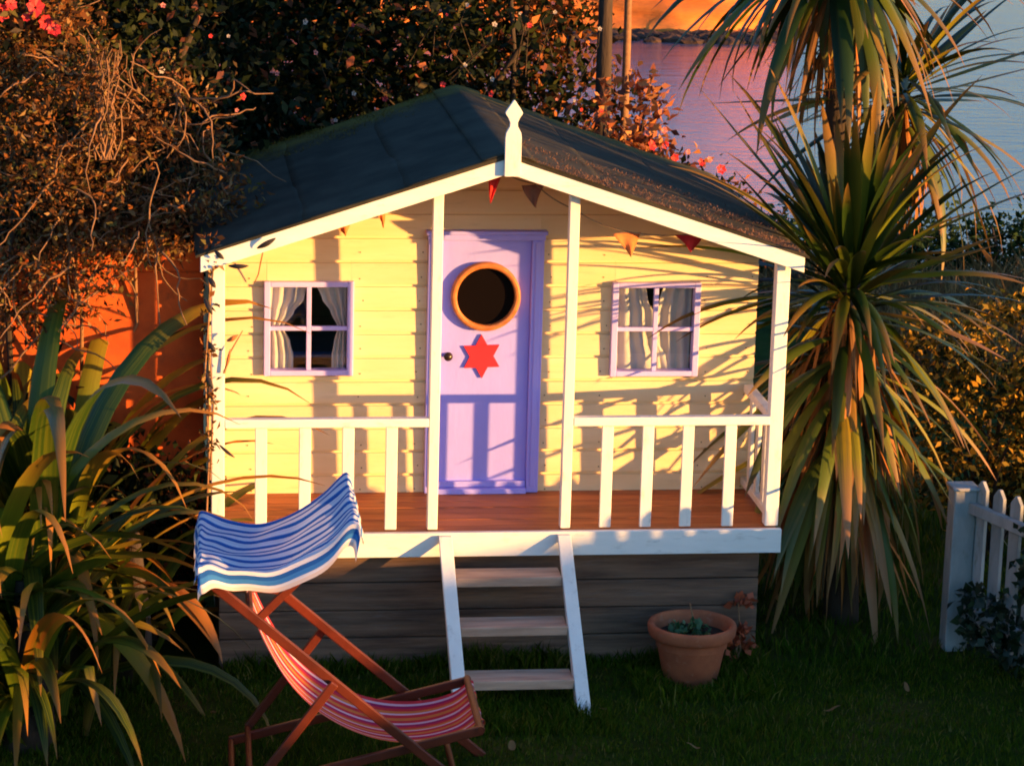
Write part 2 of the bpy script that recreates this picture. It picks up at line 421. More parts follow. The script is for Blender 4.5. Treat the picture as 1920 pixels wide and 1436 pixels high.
M['hood'] = stripe_mat('blue_white_canvas', [(0.0, BL), (0.12, BL2), (0.44, WH), (0.60, (0.62, 0.56, 0.66)), (0.68, WH)], 10)
M['flap'] = stripe_mat('blue_canvas_flap', [(0.0, WH), (0.20, BL2), (0.42, BL), (0.66, WH), (0.80, (0.74, 0.60, 0.52))], 1)
CR, CM, CO, CP = (0.55, 0.04, 0.05), (0.34, 0.02, 0.10), (0.62, 0.20, 0.05), (0.70, 0.48, 0.52)
M['seat'] = stripe_mat('red_striped_canvas', [(0.0, CR), (0.14, CP), (0.24, CM), (0.36, CR), (0.5, CO), (0.62, CP), (0.70, CR), (0.86, CO)], 3.0)

def ground_mat():
    mt, t, b, out = nt('lawn_ground')
    N, L = t.nodes, t.links
    g = N.new('ShaderNodeNewGeometry')
    n1 = N.new('ShaderNodeTexNoise'); n1.inputs['Scale'].default_value = 1.6; n1.inputs['Detail'].default_value = 9; n1.inputs['Roughness'].default_value = 0.65
    L.new(g.outputs['Position'], n1.inputs['Vector'])
    r = ramp(t, [(0.3, (0.012, 0.020, 0.003)), (0.5, (0.028, 0.042, 0.005)), (0.72, (0.075, 0.050, 0.015))]); L.new(n1.outputs[0], r.inputs[0])
    L.new(r.outputs[0], b.inputs['Base Color']); b.inputs['Roughness'].default_value = 1.0; b.inputs['Specular IOR Level'].default_value = 0.05
    n3 = N.new('ShaderNodeTexNoise'); n3.inputs['Scale'].default_value = 60; n3.inputs['Detail'].default_value = 5; L.new(g.outputs['Position'], n3.inputs['Vector'])
    bp = N.new('ShaderNodeBump'); bp.inputs['Strength'].default_value = 0.9; bp.inputs['Distance'].default_value = 0.02
    L.new(n3.outputs[0], bp.inputs['Height']); L.new(bp.outputs[0], b.inputs['Normal'])
    return mt
M['ground'] = ground_mat()

def water_mat():
    mt, t, b, out = nt('sea_water')
    N, L = t.nodes, t.links
    b.inputs['Base Color'].default_value = (0.08, 0.105, 0.15, 1)
    b.inputs['Roughness'].default_value = 0.06
    b.inputs['IOR'].default_value = 1.33
    g = N.new('ShaderNodeNewGeometry')
    mp = N.new('ShaderNodeMapping'); mp.inputs['Scale'].default_value = (0.5, 1.4, 1); mp.inputs['Rotation'].default_value = (0, 0, 0.35)
    L.new(g.outputs['Position'], mp.inputs[0])
    n1 = N.new('ShaderNodeTexNoise'); n1.inputs['Scale'].default_value = 1.5; n1.inputs['Detail'].default_value = 7; n1.inputs['Roughness'].default_value = 0.6
    L.new(mp.outputs[0], n1.inputs['Vector'])
    bp = N.new('ShaderNodeBump'); bp.inputs['Strength'].default_value = 0.28; bp.inputs['Distance'].default_value = 0.2
    L.new(n1.outputs[0], bp.inputs['Height']); L.new(bp.outputs[0], b.inputs['Normal'])
    return mt
M['water'] = water_mat()

def cliff_mat():
    mt, t, b, out = nt('red_sandstone')
    N, L = t.nodes, t.links
    g = N.new('ShaderNodeNewGeometry')
    mp = N.new('ShaderNodeMapping'); mp.inputs['Scale'].default_value = (0.25, 0.25, 1.2)
    L.new(g.outputs['Position'], mp.inputs[0])
    n1 = N.new('ShaderNodeTexNoise'); n1.inputs['Scale'].default_value = 0.9; n1.inputs['Detail'].default_value = 9; n1.inputs['Roughness'].default_value = 0.65
    L.new(mp.outputs[0], n1.inputs['Vector'])
    r = ramp(t, [(0.3, (0.48, 0.11, 0.018)), (0.6, (0.72, 0.20, 0.03)), (0.8, (0.80, 0.27, 0.05))]); L.new(n1.outputs[0], r.inputs[0])
    L.new(r.outputs[0], b.inputs['Base Color']); b.inputs['Roughness'].default_value = 0.95
    bp = N.new('ShaderNodeBump'); bp.inputs['Strength'].default_value = 0.5; bp.inputs['Distance'].default_value = 0.3
    L.new(n1.outputs[0], bp.inputs['Height']); L.new(bp.outputs[0], b.inputs['Normal'])
    return mt
M['cliff'] = cliff_mat()

# ------------------------------------------------------------------ setting
TE = math.tan(SUN_EL)
SHADE_BANK = 12.0  # distance to the unseen bank added to shade the lower scene
def smooth(a, b, x):
    t = np.clip((x - a) / (b - a), 0, 1)
    return t * t * (3 - 2 * t)

def terrain(X, Y):
    """lawn, an unseen grass bank added out to the right to cast shade, and the drop to the shore"""
    q = X * SH.x + Y * SH.y
    p = X * SP.x + Y * SP.y
    edge = np.interp(p, [-3.0, -1.6, -0.6, 0.0, 0.6, 1.2, 1.8, 3.0], [-0.40, -0.24, -0.16, -0.075, -0.02, 0.02, -0.08, -0.28])          # added bank is shaped so its shadow reaches this height at the house
    crest = edge + SHADE_BANK * TE + 0.02 * np.sin(p * 7.1) + 0.015 * np.sin(p * 17.3)
    rise = smooth(SHADE_BANK - 4, SHADE_BANK, q) * (1 - 0.6 * smooth(SHADE_BANK + 0.5, SHADE_BANK + 9, q))
    z = GZ + (crest - GZ) * rise
    z = z + 0.012 * np.sin(X * 2.3 + 1) * np.cos(Y * 2.9) * (np.abs(X) + np.abs(Y) > 0)
    lip = 8.9 + 0.35 * np.sin(X * 0.9) + 0.2 * np.sin(X * 2.3)
    z = z - 7.2 * smooth(0, 3.5, Y - lip)
    z = z - 7.2 * smooth(24, 28, X) * (1 - smooth(0, 3.5, Y - lip))
    return z

xs = np.concatenate([np.linspace(-34, -6, 30), np.linspace(-5.7, 4, 70), np.linspace(4.2, 18, 90), np.linspace(18.6, 32, 24)])
ys = np.concatenate([np.linspace(-34, -16, 18), np.linspace(-15.7, -2, 80), np.linspace(-1.8, 3, 36), np.linspace(3.3, 14, 44)])
GX, GY = np.meshgrid(xs, ys, indexing='ij')
GZZ = terrain(GX, GY)
V = np.stack([GX, GY, GZZ], -1).reshape(-1, 3)
ni, nj = len(xs), len(ys)
idx = np.arange(ni * nj).reshape(ni, nj)
F = np.stack([idx[:-1, :-1], idx[1:, :-1], idx[1:, 1:], idx[:-1, 1:]], -1).reshape(-1, 4)
me = bpy.data.meshes.new('lawn')
me.from_pydata(V.tolist(), [], F.tolist())
me.polygons.foreach_set('use_smooth', [True] * len(me.polygons))
tag(link('lawn', me, M['ground']), kind='structure')

SEA = -7.0
mb = MB(); S = 2500
mb.grid(lambda u, v: ((u - .5) * 2 * S, (v - .5) * 2 * S, SEA), 2, 2)
tag(mb.build('sea', M['water']), kind='structure')

# red sandstone cliff across the water
def cliff_pt(u, v):
    x = -70 + u * 95.0
    y = 79.0 + 0.5 * math.sin(x * 0.21) + 0.35 * math.sin(x * 0.63 + 1)
    e = max(0, (x - 17.5) / 5.0)
    y += e * e * 14
    h = 3.4 * (1 - 0.10 * math.sin(x * 0.13))
    lean = 0.30 * h * v + (0 if v < 0.93 else (v - 0.93) * 400)
    z = SEA - 0.6 + h * min(1, v / 0.93)
    rr = 0.55 * math.sin(x * 1.7 + v * 9) * math.sin(v * 7 + x * 0.4) + 0.3 * math.sin(x * 3.9 + v * 3) + 0.25 * math.sin(v * 31 + x * .3)
    return (x + 0.2 * math.sin(v * 20), y + lean + rr * 0.3, z)
mb = MB(); mb.grid(cliff_pt, 160, 34)
tag(mb.build('cliff', M['cliff'], smooth=True), kind='structure')
# dark weed-covered rocks at its foot
mb = MB()
for k in range(330):
    x = 2 + k * 0.06 + random.uniform(-.3, .3)
    y = cliff_pt((x + 70) / 95, 0.02)[1] - random.uniform(0.1, 2.2)
    r = random.uniform(0.12, 0.34)
    ret = bmesh.ops.create_icosphere(mb.bm, subdivisions=1, radius=r)
    for v in ret['verts']:
        n = 1 + 0.25 * math.sin(v.co.x * 5 + k) * math.cos(v.co.y * 6 + v.co.z * 4)
        v.co = Vector((x + v.co.x * 1.5 * n, y + v.co.y * n, SEA + v.co.z * 0.75 * n))
tag(mb.build('shore_rocks', M['shorerock']), 'dark rocks along the waterline below the red cliff', 'rocks', kind='stuff')

# ------------------------------------------------------------------ playhouse
D = 0.603
HX = 1.195
house = thing('playhouse', 'cream wooden playhouse with porch, lilac door and dark felt roof', 'playhouse', (0, 0.8, GZ))
RS = 0.327                      # roof slope
RB = 1.572                      # underside of the roof boards at the ridge

def roof_under(x):
    return RB - RS * abs(x)

# deck planks and floor
npl = 7
for k in range(npl):
    y0 = -0.018 + k * (D + 0.03) / npl
    y1 = -0.018 + (k + 1) * (D + 0.03) / npl - 0.003
    MB().box(-1.19, 1.19, y0, y1, -0.022, random.uniform(-0.001, 0.001)).build('deck_plank', M['deck'], house, bevel=0.002)
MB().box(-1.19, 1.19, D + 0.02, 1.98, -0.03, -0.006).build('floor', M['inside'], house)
MB().box(-1.205, 1.205, -0.046, -0.020, -0.100, 0.004).build('fascia_board', M['whiteh'], house, bevel=0.003)

# plank skirt under the deck: front and both sides
zz = [-0.604, -0.466, -0.346, -0.224, -0.098]
for a, b in zip(zz, zz[1:]):
    dy = random.uniform(-0.003, 0.003)
    MB().box(-1.165, 1.125, 0.004 + dy, 0.026 + dy, a + 0.002, b - 0.003).build('skirt_plank', M['plank'], house, bevel=0.003)
    for s in (-1.165, 1.103):
        MB().box(s, s + 0.022, 0.032, 1.95, a + 0.002, b - 0.003).build('skirt_plank', M['plank'], house, bevel=0.003)

# shiplap wall boards
PITCH = 0.1055
def shiplap(x0, x1, z0, z1, y, cut=None):
    """one board between x0 and x1, its lower edge proud; upper edge cut to the gable"""
    xa = [x0, x1]
    def ztop(x): return min(z1, roof_under(x) - 0.002) if cut else z1
    pts = []
    n = 1
    if cut:
        # corner where the gable line crosses the board's top
        xc = (roof_under(0) - 0.002 - z1) / RS
        xs_ = [x0] + [q for q in (-xc, xc) if x0 < q < x1] + [x1]
        if z1 > roof_under(0) - 0.002 and x0 < 0 < x1: xs_ = [x0, 0, x1]
        # end points where it vanishes
        xl = (roof_under(0) - 0.004 - z0) / RS
        if xl <= 0.01: return None
        xs_ = sorted(set([min(max(q, -xl), xl) for q in xs_]))
        if len(xs_) < 2 or xs_[-1] - xs_[0] < 0.01: return None
    else:
        xs_ = [x0, x1]
    b = MB()
    rows = []
    for x in xs_:
        zt = max(ztop(x), z0 + 0.001)
        prof_ = [(y, z0), (y - 0.012, z0), (y - 0.0125, z0 + 0.004), (y - 0.010, min(zt, z1 - 0.018)), (y - 0.001, min(zt, z1 - 0.0155)), (y - 0.001, zt), (y + 0.002, zt)]
        rows.append([b.bm.verts.new((x, yy, zz_)) for yy, zz_ in prof_])
    for p_, q_ in zip(rows, rows[1:]):
        for i in range(len(p_) - 1):
            b.bm.faces.new((p_[i], q_[i], q_[i+1], p_[i+1]))
    b.bm.faces.new(rows[0]); b.bm.faces.new(rows[-1][::-1])
    return b

LW = (-0.961, -0.576, 0.531, 0.946)
RW = (0.548, 0.938, 0.522, 0.942)
DR = (-0.258, 0.242, -0.03, 1.165)
for k in range(15):
    z0 = -0.02 + k * PITCH
    z1 = z0 + PITCH + 0.004
    zc = (z0 + z1) / 2
    spans = [(-HX, HX)]
    for (a, b_, c, d_) in (LW, RW, DR):
        lo, hi = c, d_
        if z1 > lo + 0.012 and z0 < hi - 0.012:
            ns = []
            for (s, e) in spans:
                if a > s and b_ < e: ns += [(s, a + 0.012), (b_ - 0.012, e)]
                else: ns.append((s, e))
            spans = ns
    for (s, e) in spans:
        b = shiplap(s, e, z0, z1, D + 0.004 * random.random() * 0.5, cut=True)
        if b: b.build('wall_board', M['wall'], house)
    for (a, b_, c, d_) in (LW, RW, DR):          # the strip of a board left above or below an opening
        if z1 > c + 0.012 and z0 < d_ - 0.012:
            if z1 > d_ + 0.004: shiplap(a + 0.0125, b_ - 0.0125, d_ - 0.012, z1, D, cut=True).build('wall_board', M['wall'], house)
            if z0 < c - 0.004 and c > 0: shiplap(a + 0.0125, b_ - 0.0125, z0, c + 0.010, D, cut=True).build('wall_board', M['wall'], house)
    # side and back walls
    if z0 < 1.10:
        for sx in (-1, 1):
            x = sx * HX
            MB().hexa([(x, D + 0.02, z0), (x, 1.93, z0), (x - sx * 0.012, 1.93, z0), (x - sx * 0.012, D + 0.02, z0),
                       (x - sx * 0.009, D + 0.02, z1), (x - sx * 0.009, 1.93, z1), (x - sx * 0.016, 1.93, z1), (x - sx * 0.016, D + 0.02, z1)]).build('wall_board', M['wall'], house)
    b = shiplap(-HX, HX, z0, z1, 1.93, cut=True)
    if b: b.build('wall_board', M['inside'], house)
# nail heads
mb = MB()
for k in range(11):
    z = -0.02 + k * PITCH + 0.03
    for x in (-1.17, -1.02, -0.54, -0.29, 0.275, 0.52, 0.97, 1.16):
        if k > 9 and abs(x) > 0.95: continue
        xx, zz_ = x + random.uniform(-.012, .012), z + random.uniform(-.006, .006)
        mb.lathe([(0.0032, -0.0135), (0.0012, -0.0145)], (xx, D, zz_), 7, 'Y'); mb.cap(mb.last[1])
mb.build('nail_heads', M['nail'], house, kind='stuff')
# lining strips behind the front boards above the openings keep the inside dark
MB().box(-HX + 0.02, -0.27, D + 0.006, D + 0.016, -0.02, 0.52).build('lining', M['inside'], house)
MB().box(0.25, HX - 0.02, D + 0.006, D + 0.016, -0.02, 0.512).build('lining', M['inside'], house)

# windows
def window(W, cur):
    x0, x1, z0, z1 = W
    w = link('window', MB().box(x0, x0 + 0.027, D - 0.040, D + 0.02, z0, z1).mesh('window', M['palelilac'], 0.003), None, house)
    fw = 0.027
    for (a, b_, c, d_) in ((x1 - fw, x1, z0, z1), (x0 + fw, x1 - fw, z1 - fw * 0.9, z1 - 0.001), (x0 + fw, x1 - fw, z0 + 0.001, z0 + fw * 0.9)):
        MB().box(a, b_, D - 0.039, D + 0.02, c, d_).build('frame', M['palelilac'], w, bevel=0.003)
    xm, zm = (x0 + x1) / 2, (z0 + z1) / 2
    MB().box(xm - 0.010, xm + 0.010, D - 0.030, D - 0.006, z0 + fw * 0.9, z1 - fw * 0.9).build('glazing_bar', M['palelilac'], w, bevel=0.002)
    for (a, b_) in ((x0 + fw, xm - 0.0105), (xm + 0.0105, x1 - fw)):
        MB().box(a, b_, D - 0.029, D - 0.007, zm - 0.009, zm + 0.009).build('glazing_bar', M['palelilac'], w, bevel=0.002)
    for (a, b_) in ((x0 + fw, xm - 0.010), (xm + 0.010, x1 - fw)):
        for (c, d_) in ((z0 + fw * 0.9, zm - 0.009), (zm + 0.009, z1 - fw * 0.9)):
            MB().box(a - 0.002, b_ + 0.002, D - 0.016, D - 0.014, c - 0.002, d_ + 0.002).build('pane', M['glass'], w)
    for side, pts in cur:
        def fn(u, v, side=side, pts=pts):
            z = z1 - 0.02 - v * (z1 - z0 - 0.03)
            t = v * (len(pts) - 1); i = min(int(t), len(pts) - 2); fr = t - i
            fr = fr * fr * (3 - 2 * fr)
            width = pts[i] * (1 - fr) + pts[i + 1] * fr
            xx = (x0 + 0.030 + u * width) if side < 0 else (x1 - 0.030 - u * width)
            return (xx, D + 0.020 + 0.010 * math.sin(u * 5.5 * PI + v * 1.3) + 0.012 * u, z)
        MB().grid(fn, 44, 20).build('curtain', M['curtain'], w, smooth=True)
window(LW, [(-1, (0.155, 0.145, 0.10, 0.055, 0.085, 0.10, 0.10)), (1, (0.13, 0.105, 0.065, 0.035, 0.05, 0.06, 0.06))])
window(RW, [(-1, (0.125, 0.135, 0.165, 0.17, 0.19, 0.23, 0.26)), (1, (0.125, 0.14, 0.16, 0.165, 0.16, 0.15, 0.15))])

# door
door = link('door', MB().box(-0.205, 0.190, D - 0.012, D + 0.018, 0.006, 1.122).mesh('door', M['lilac'], 0.002), None, house)
for (a, b_) in ((-0.258, -0.206), (0.191, 0.243)):
    MB().box(a, b_, D - 0.040, D + 0.02, 0.001, 1.126).build('door_jamb', M['lilac'], house, bevel=0.003)
    c = (a + b_) / 2
    MB().box(c - 0.012, c + 0.012, D - 0.047, D - 0.0405, 0.03, 1.122).build('jamb_bead', M['lilac'], house, bevel=0.003)
MB().box(-0.262, 0.247, D - 0.046, D + 0.02, 1.127, 1.152).build('door_header', M['lilac'], house, bevel=0.003)
MB().box(-0.270, 0.255, D - 0.058, D + 0.02, 1.1525, 1.170).build('door_cornice', M['lilac'], house, bevel=0.004)
MB().hexa([(-0.204, D - 0.060, 0.001), (0.189, D - 0.060, 0.001), (0.189, D - 0.0125, 0.001), (-0.204, D - 0.0125, 0.001),
           (-0.204, D - 0.054, 0.022), (0.189, D - 0.054, 0.022), (0.189, D - 0.0125, 0.026), (-0.204, D - 0.0125, 0.026)]).build('weather_sill', M['lilac'], door, bevel=0.002)
MB().box(-0.203, 0.188, D - 0.032, D - 0.0125, 0.0265, 0.052).build('weather_sill', M['lilac'], door, bevel=0.002)
pc = (-0.006, D, 0.879)
mb = MB(); mb.lathe([(0.126, -0.013), (0.126, -0.040), (0.131, -0.045), (0.145, -0.045), (0.151, -0.040), (0.151, -0.013)], pc, 56, 'Y')
mb.build('porthole_ring', M['ring'], door, smooth=True)
mb = MB(); mb.lathe([(0.1262, -0.0135), (0.1262, -0.018)], pc, 48, 'Y'); mb.cap(mb.last[1]); mb.cap(mb.last[0])
def porthole():
    mt, t, b, out = nt('dark_porthole_glass')
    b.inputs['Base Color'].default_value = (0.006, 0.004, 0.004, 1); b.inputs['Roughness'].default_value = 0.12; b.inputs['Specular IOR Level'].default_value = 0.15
    return mt
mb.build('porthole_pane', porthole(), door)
pts = []
for k in range(12):
    r = 0.098 if k % 2 == 0 else 0.098 * 0.577
    a = PI / 2 + k * PI / 6 + 0.03
    pts.append((-0.017 + r * 0.92 * math.cos(a), 0.612 + r * math.sin(a)))
MB().prism(pts, D - 0.024, D - 0.013).build('star', M['red'], door, bevel=0.001, seg=1)
mb = MB(); mb.lathe([(0.011, -0.012), (0.008, -0.030), (0.012, -0.036), (0.019, -0.044), (0.020, -0.052), (0.015, -0.061), (0.001, -0.065)], (-0.166, D, 0.618), 20, 'Y')
mb.build('knob', M['dark'], door, smooth=True)

# posts
for x, w in ((-1.17, 0.054), (1.17, 0.058), (-0.278, 0.043), (0.284, 0.043)):
    MB().box(x - w / 2, x + w / 2, 0.001, 0.001 + w, 0.004, roof_under(x) + 0.012).build('porch_post', M['white'], house, bevel=0.004)
# railings
for (a, b_, bal) in ((-1.144, -0.30, (-0.993, -0.812, -0.633, -0.453)), (0.306, 1.144, (0.454, 0.626, 0.797, 0.979))):
    MB().box(a, b_, 0.000, 0.044, 0.447, 0.484).build('top_rail', M['whiteh'], house, bevel=0.004)
    for x in bal:
        MB().box(x - 0.0245, x + 0.0245, 0.004 + random.uniform(0, .003), 0.020, 0.0045, 0.446).build('baluster', M['white'], house, bevel=0.003)
for sx in (-1, 1):
    x = sx * 1.17
    MB().box(x - 0.02, x + 0.02, 0.054, D - 0.022, 0.447, 0.483).build('top_rail', M['whiteh'], house, bevel=0.004)
    MB().box(x - 0.018, x + 0.018, 0.054, D - 0.022, 0.03, 0.062).build('bottom_rail', M['whiteh'], house, bevel=0.004)
    for y in (0.19, 0.33, 0.47):
        MB().box(x - 0.008, x + 0.010, y - 0.024, y + 0.024, 0.0625, 0.4465).build('baluster', M['white'], house, bevel=0.003)

# roof: boards below, felt strips above
YB = 1.975
n = Vector((RS, 0, 1)).normalized()
for sx in (-1, 1):
    EX = 1.235
    for k in range(12):
        ya = -0.031 + k * (YB + 0.03) / 12; yb_ = -0.031 + (k + 1) * (YB + 0.03) / 12 - 0.003
        MB().hexa([(0, ya, RB), (sx * EX, ya, RB - RS * EX), (sx * EX, yb_, RB - RS * EX), (0, yb_, RB),
                   (0, ya, RB + 0.018), (sx * EX, ya, RB - RS * EX + 0.018), (sx * EX, yb_, RB - RS * EX + 0.018), (0, yb_, RB + 0.018)]).build('roof_board', M['soffit'], house)
    for i, (xa, xb) in enumerate(((0.80, 1.262), (0.39, 0.83), (0.0, 0.42))):
        lift = 0.0195 + 0.0035 * i
        def fn(u, v, xa=xa, xb=xb, lift=lift, sx=sx, i=i):
            x = xa + (xb - xa) * u
            y = -0.058 + (YB + 0.085) * v
            z = RB + lift - RS * x + 0.0010 * math.sin(v * 9 + u * 4 + sx) + 0.0006 * math.sin(v * 23 + i)
            if u > 0.97: z -= 0.003
            return (sx * x, y, z)
        o = MB().grid(fn, 12, 40).build('felt_strip', M['felt'], house, smooth=True)
        sm = o.modifiers.new('thick', 'SOLIDIFY'); sm.thickness = 0.003; sm.offset = 1
    MB().hexa([(sx * 0.0, -0.059, RB + 0.012), (sx * 1.262, -0.059, RB + 0.012 - RS * 1.262), (sx * 1.262, -0.0565, RB + 0.012 - RS * 1.262), (0, -0.0565, RB + 0.012),
               (0, -0.059, RB + 0.0265), (sx * 1.262, -0.059, RB + 0.0225 - RS * 1.262), (sx * 1.262, -0.0565, RB + 0.0225 - RS * 1.262), (0, -0.0565, RB + 0.0265)]).build('felt_edge', M['felt'], house)
def capfn(u, v):
    x = (u - .5) * 0.22
    return (x, -0.060 + (YB + 0.088) * v, RB + 0.034 - RS * abs(x) - 0.006 * max(0, 1 - abs(x) / 0.03))
o = MB().grid(capfn, 10, 30).build('ridge_cap', M['felt'], house, smooth=True)
sm = o.modifiers.new('thick', 'SOLIDIFY'); sm.thickness = 0.003; sm.offset = 1
# moss and needles lying on the felt: along the right front edge and the left back edge
def moss(n_, xr, yr, mat, seed, h):
    rg = np.random.default_rng(seed)
    X = xr[0] + (xr[1] - xr[0]) * rg.random(n_); Y = yr[0] + (yr[1] - yr[0]) * rg.random(n_) ** 2.2
    keep = np.sin(X * 23 + Y * 9) + np.sin(X * 7.7 - Y * 15) + rg.normal(size=n_) * 0.9 > 0.1
    X, Y = X[keep], Y[keep]; k = len(X)
    B = np.stack([X, Y, RB + 0.0275 - RS * np.abs(X)], 1)
    d = runit_(k, rg); d[:, 2] = np.abs(d[:, 2]) * 0.8; a_ = rg.uniform(0, 2 * PI, k)
    s_ = np.stack([np.cos(a_), np.sin(a_), 0 * a_], 1) * 0.0022
    return np_mesh('moss', np.stack([B - s_, B + s_, B + d * (h * (0.4 + rg.random(k)))[:, None]], 1), 3, mat)
def runit_(n_, rg):
    v = rg.normal(size=(n_, 3)); return v / np.linalg.norm(v, axis=1, keepdims=True)
link('moss', moss(9000, (0.06, 1.25), (-0.055, 0.75), M['debris'], 71, 0.016), None, house, 'stuff')
link('moss', moss(7000, (-1.25, 0.0), (YB + 0.02, YB - 0.45), M['goldmoss'], 72, 0.016), None, house, 'stuff')
# barge boards and finial
for sx in (-1, 1):
    e = 1.243
    top0, bot0 = RB + 0.014, RB - 0.054
    pts = [(0.002 * sx, bot0), (sx * e, bot0 - RS * e), (sx * e, top0 - RS * e), (0.002 * sx, top0)]
    MB().prism(pts if sx > 0 else pts[::-1], -0.0555, -0.036).build('barge_board', M['whiteh'], house, bevel=0.003)
fx = 0.012
half = [(0.033, 1.512), (0.033, 1.668), (0.030, 1.690), (0.016, 1.716), (0.015, 1.730), (0.022, 1.748), (0.035, 1.768), (0.033, 1.776)]
pts = [(fx + x, z) for x, z in half] + [(fx + 0.002, 1.822), (fx - 0.002, 1.822)] + [(fx - x, z) for x, z in reversed(half)]
MB().prism(pts, -0.0785, -0.0600).build('finial', M['white'], house, bevel=0.002)

# blue table inside, seen through the left window
tb = thing('small_table', 'small blue table inside the playhouse, seen through the left window', 'table', (-0.65, 1.35, 0))
MB().box(-1.0, -0.3, 1.15, 1.55, 0.475, 0.505).build('table_top', M['table'], tb, bevel=0.003)
for x in (-0.97, -0.33):
    for y in (1.18, 1.52):
        MB().box(x - 0.02, x + 0.02, y - 0.02, y + 0.02, -0.005, 0.4745).build('leg', M['table'], tb)

# ------------------------------------------------------------------ steps
st = thing('wooden_steps', 'white sided wooden steps with three grey treads up to the porch', 'steps', (0.02, -0.35, GZ))
A_, B_ = (-0.085, -0.006), (-0.66, -0.60)
for x in (-0.229, 0.272):
    MB().hexa([(x - 0.028, A_[0] + 0.02, A_[1]), (x + 0.028, A_[0] + 0.02, A_[1]), (x + 0.028, -0.048, A_[1]), (x - 0.028, -0.048, A_[1]),
               (x - 0.028 + 0.02, B_[0] - 0.01, GZ - 0.02), (x + 0.028 + 0.02, B_[0] - 0.01, GZ - 0.02), (x + 0.028 + 0.02, B_[0] + 0.09, GZ - 0.02), (x - 0.028 + 0.02, B_[0] + 0.09, GZ - 0.02)]).build('stringer', M['white'], st, bevel=0.003)
for zt in (-0.145, -0.305, -0.475):
    f = (-0.006 - zt) / 0.594
    y = A_[0] + 0.02 + f * (B_[0] - 0.03 - A_[0])
    o = 0.02 * f
    MB().box(-0.2005 + o, 0.2435 + o, y + 0.004, y + 0.145, zt - 0.040, zt).build('tread', M['tread'], st, bevel=0.005)

# ------------------------------------------------------------------ deckchair
FF = Vector((-0.179, -1.016, GZ)); LD = Vector((0.99985, -0.01745, 0)); WD = Vector((0.01745, 0.99985, 0))
def cp(l, w, z): return FF + LD * l - WD * w + Vector((0, 0, z))
dc = thing('deckchair', 'folding wooden deckchair with red striped seat and blue striped sunshade hood', 'deckchair', cp(-0.5, 0.3, 0))
WA = 0.60
for w in (0, WA):
    MB().bar(cp(0.012, w, -0.01), cp(-1.075, w, 0.925), 0.036, 0.022, WD).build('back_rail', M['frame'], dc, bevel=0.004)
for w in (0.035, WA - 0.035):
    MB().bar(cp(-0.055, w, 0.315), cp(-0.97, w, 0.083), 0.034, 0.022, WD).build('seat_rail', M['frame'], dc, bevel=0.004)
for w in (-0.026, WA + 0.026):
    MB().bar(cp(-0.60, w, 0.525), cp(-0.90, w, 0.115), 0.032, 0.022, WD).build('prop_leg', M['frame'], dc, bevel=0.004)
for w in (0.029, WA - 0.029):
    MB().bar(cp(-0.875, w, 0.75), cp(-0.535, w, 1.10), 0.030, 0.018, WD).build('hood_strut', M['frame'], dc, bevel=0.003)
def rod(l, z, r, a, b_): MB().tube([cp(l, a, z), cp(l, b_, z)], r, 10).build('cross_bar', M['frame'], dc, smooth=False)
rod(-0.905, 0.785, 0.014, 0, WA); rod(-0.06, 0.318, 0.015, 0.02, WA - 0.02); rod(-1.055, 0.93, 0.010, 0, WA)
rod(-0.548, 1.083, 0.010, 0.02, WA - 0.02); rod(-0.90, 0.115, 0.012, -0.03, WA + 0.03); rod(-0.15, 0.125, 0.012, 0, WA); rod(-0.965, 0.084, 0.012, 0.03, WA - 0.03)
prof = [(-0.912, 0.80), (-0.885, 0.725), (-0.835, 0.615), (-0.765, 0.495), (-0.675, 0.395), (-0.565, 0.320), (-0.45, 0.272), (-0.335, 0.252), (-0.22, 0.256), (-0.12, 0.284), (-0.052, 0.332), (-0.040, 0.315), (-0.058, 0.297)]
def along(t, P):
    s = t * (len(P) - 1); i = min(int(s), len(P) - 2); f = s - i
    p0, p1, p2, p3 = P[max(i-1, 0)], P[i], P[i+1], P[min(i+2, len(P)-1)]
    return tuple(0.5 * (2*p1[k] + (p2[k]-p0[k])*f + (2*p0[k]-5*p1[k]+4*p2[k]-p3[k])*f*f + (3*p1[k]-p0[k]-3*p2[k]+p3[k])*f**3) for k in (0, 1))
def seatfn(u, v):
    l, z = along(v, prof)
    bow = math.sin(PI * min(1, v * 1.02))
    w = 0.08 + (WA - 0.16) * u
    sag = 0.03 * bow * math.sin(PI * u) + 0.006 * math.sin(u * 17) * (1 - bow)
    return cp(l - sag * 0.5, w, z - sag)
o = MB().grid(seatfn, 26, 60).build('seat_canvas', M['seat'], dc, smooth=True)
hp = [(-1.09, 0.952), (-1.082, 0.972), (-1.05, 0.968), (-0.97, 0.945), (-0.86, 0.938), (-0.74, 0.975), (-0.62, 1.050), (-0.545, 1.122), (-0.52, 1.118), (-0.512, 1.095)]
def hoodfn(u, v):
    l, z = along(v, hp)
    bow = math.sin(PI * v)
    w = -0.045 + (WA + 0.09) * u
    pin = 0.05 * bow * (0.5 - u) * 2
    z += 0.006 * math.sin(u * 17 + v * 8) * bow - 0.020 * bow * math.sin(PI * u) + 0.004 * math.sin(v * 11 + u * 5) + 0.004 * math.sin(v * 37 + u * 9) * math.sin(u * 5)
    return cp(l + 0.003 * math.sin(u * 25), w + pin * 0.5, z)
MB().grid(hoodfn, 40, 44).build('hood_canvas', M['hood'], dc, smooth=True)
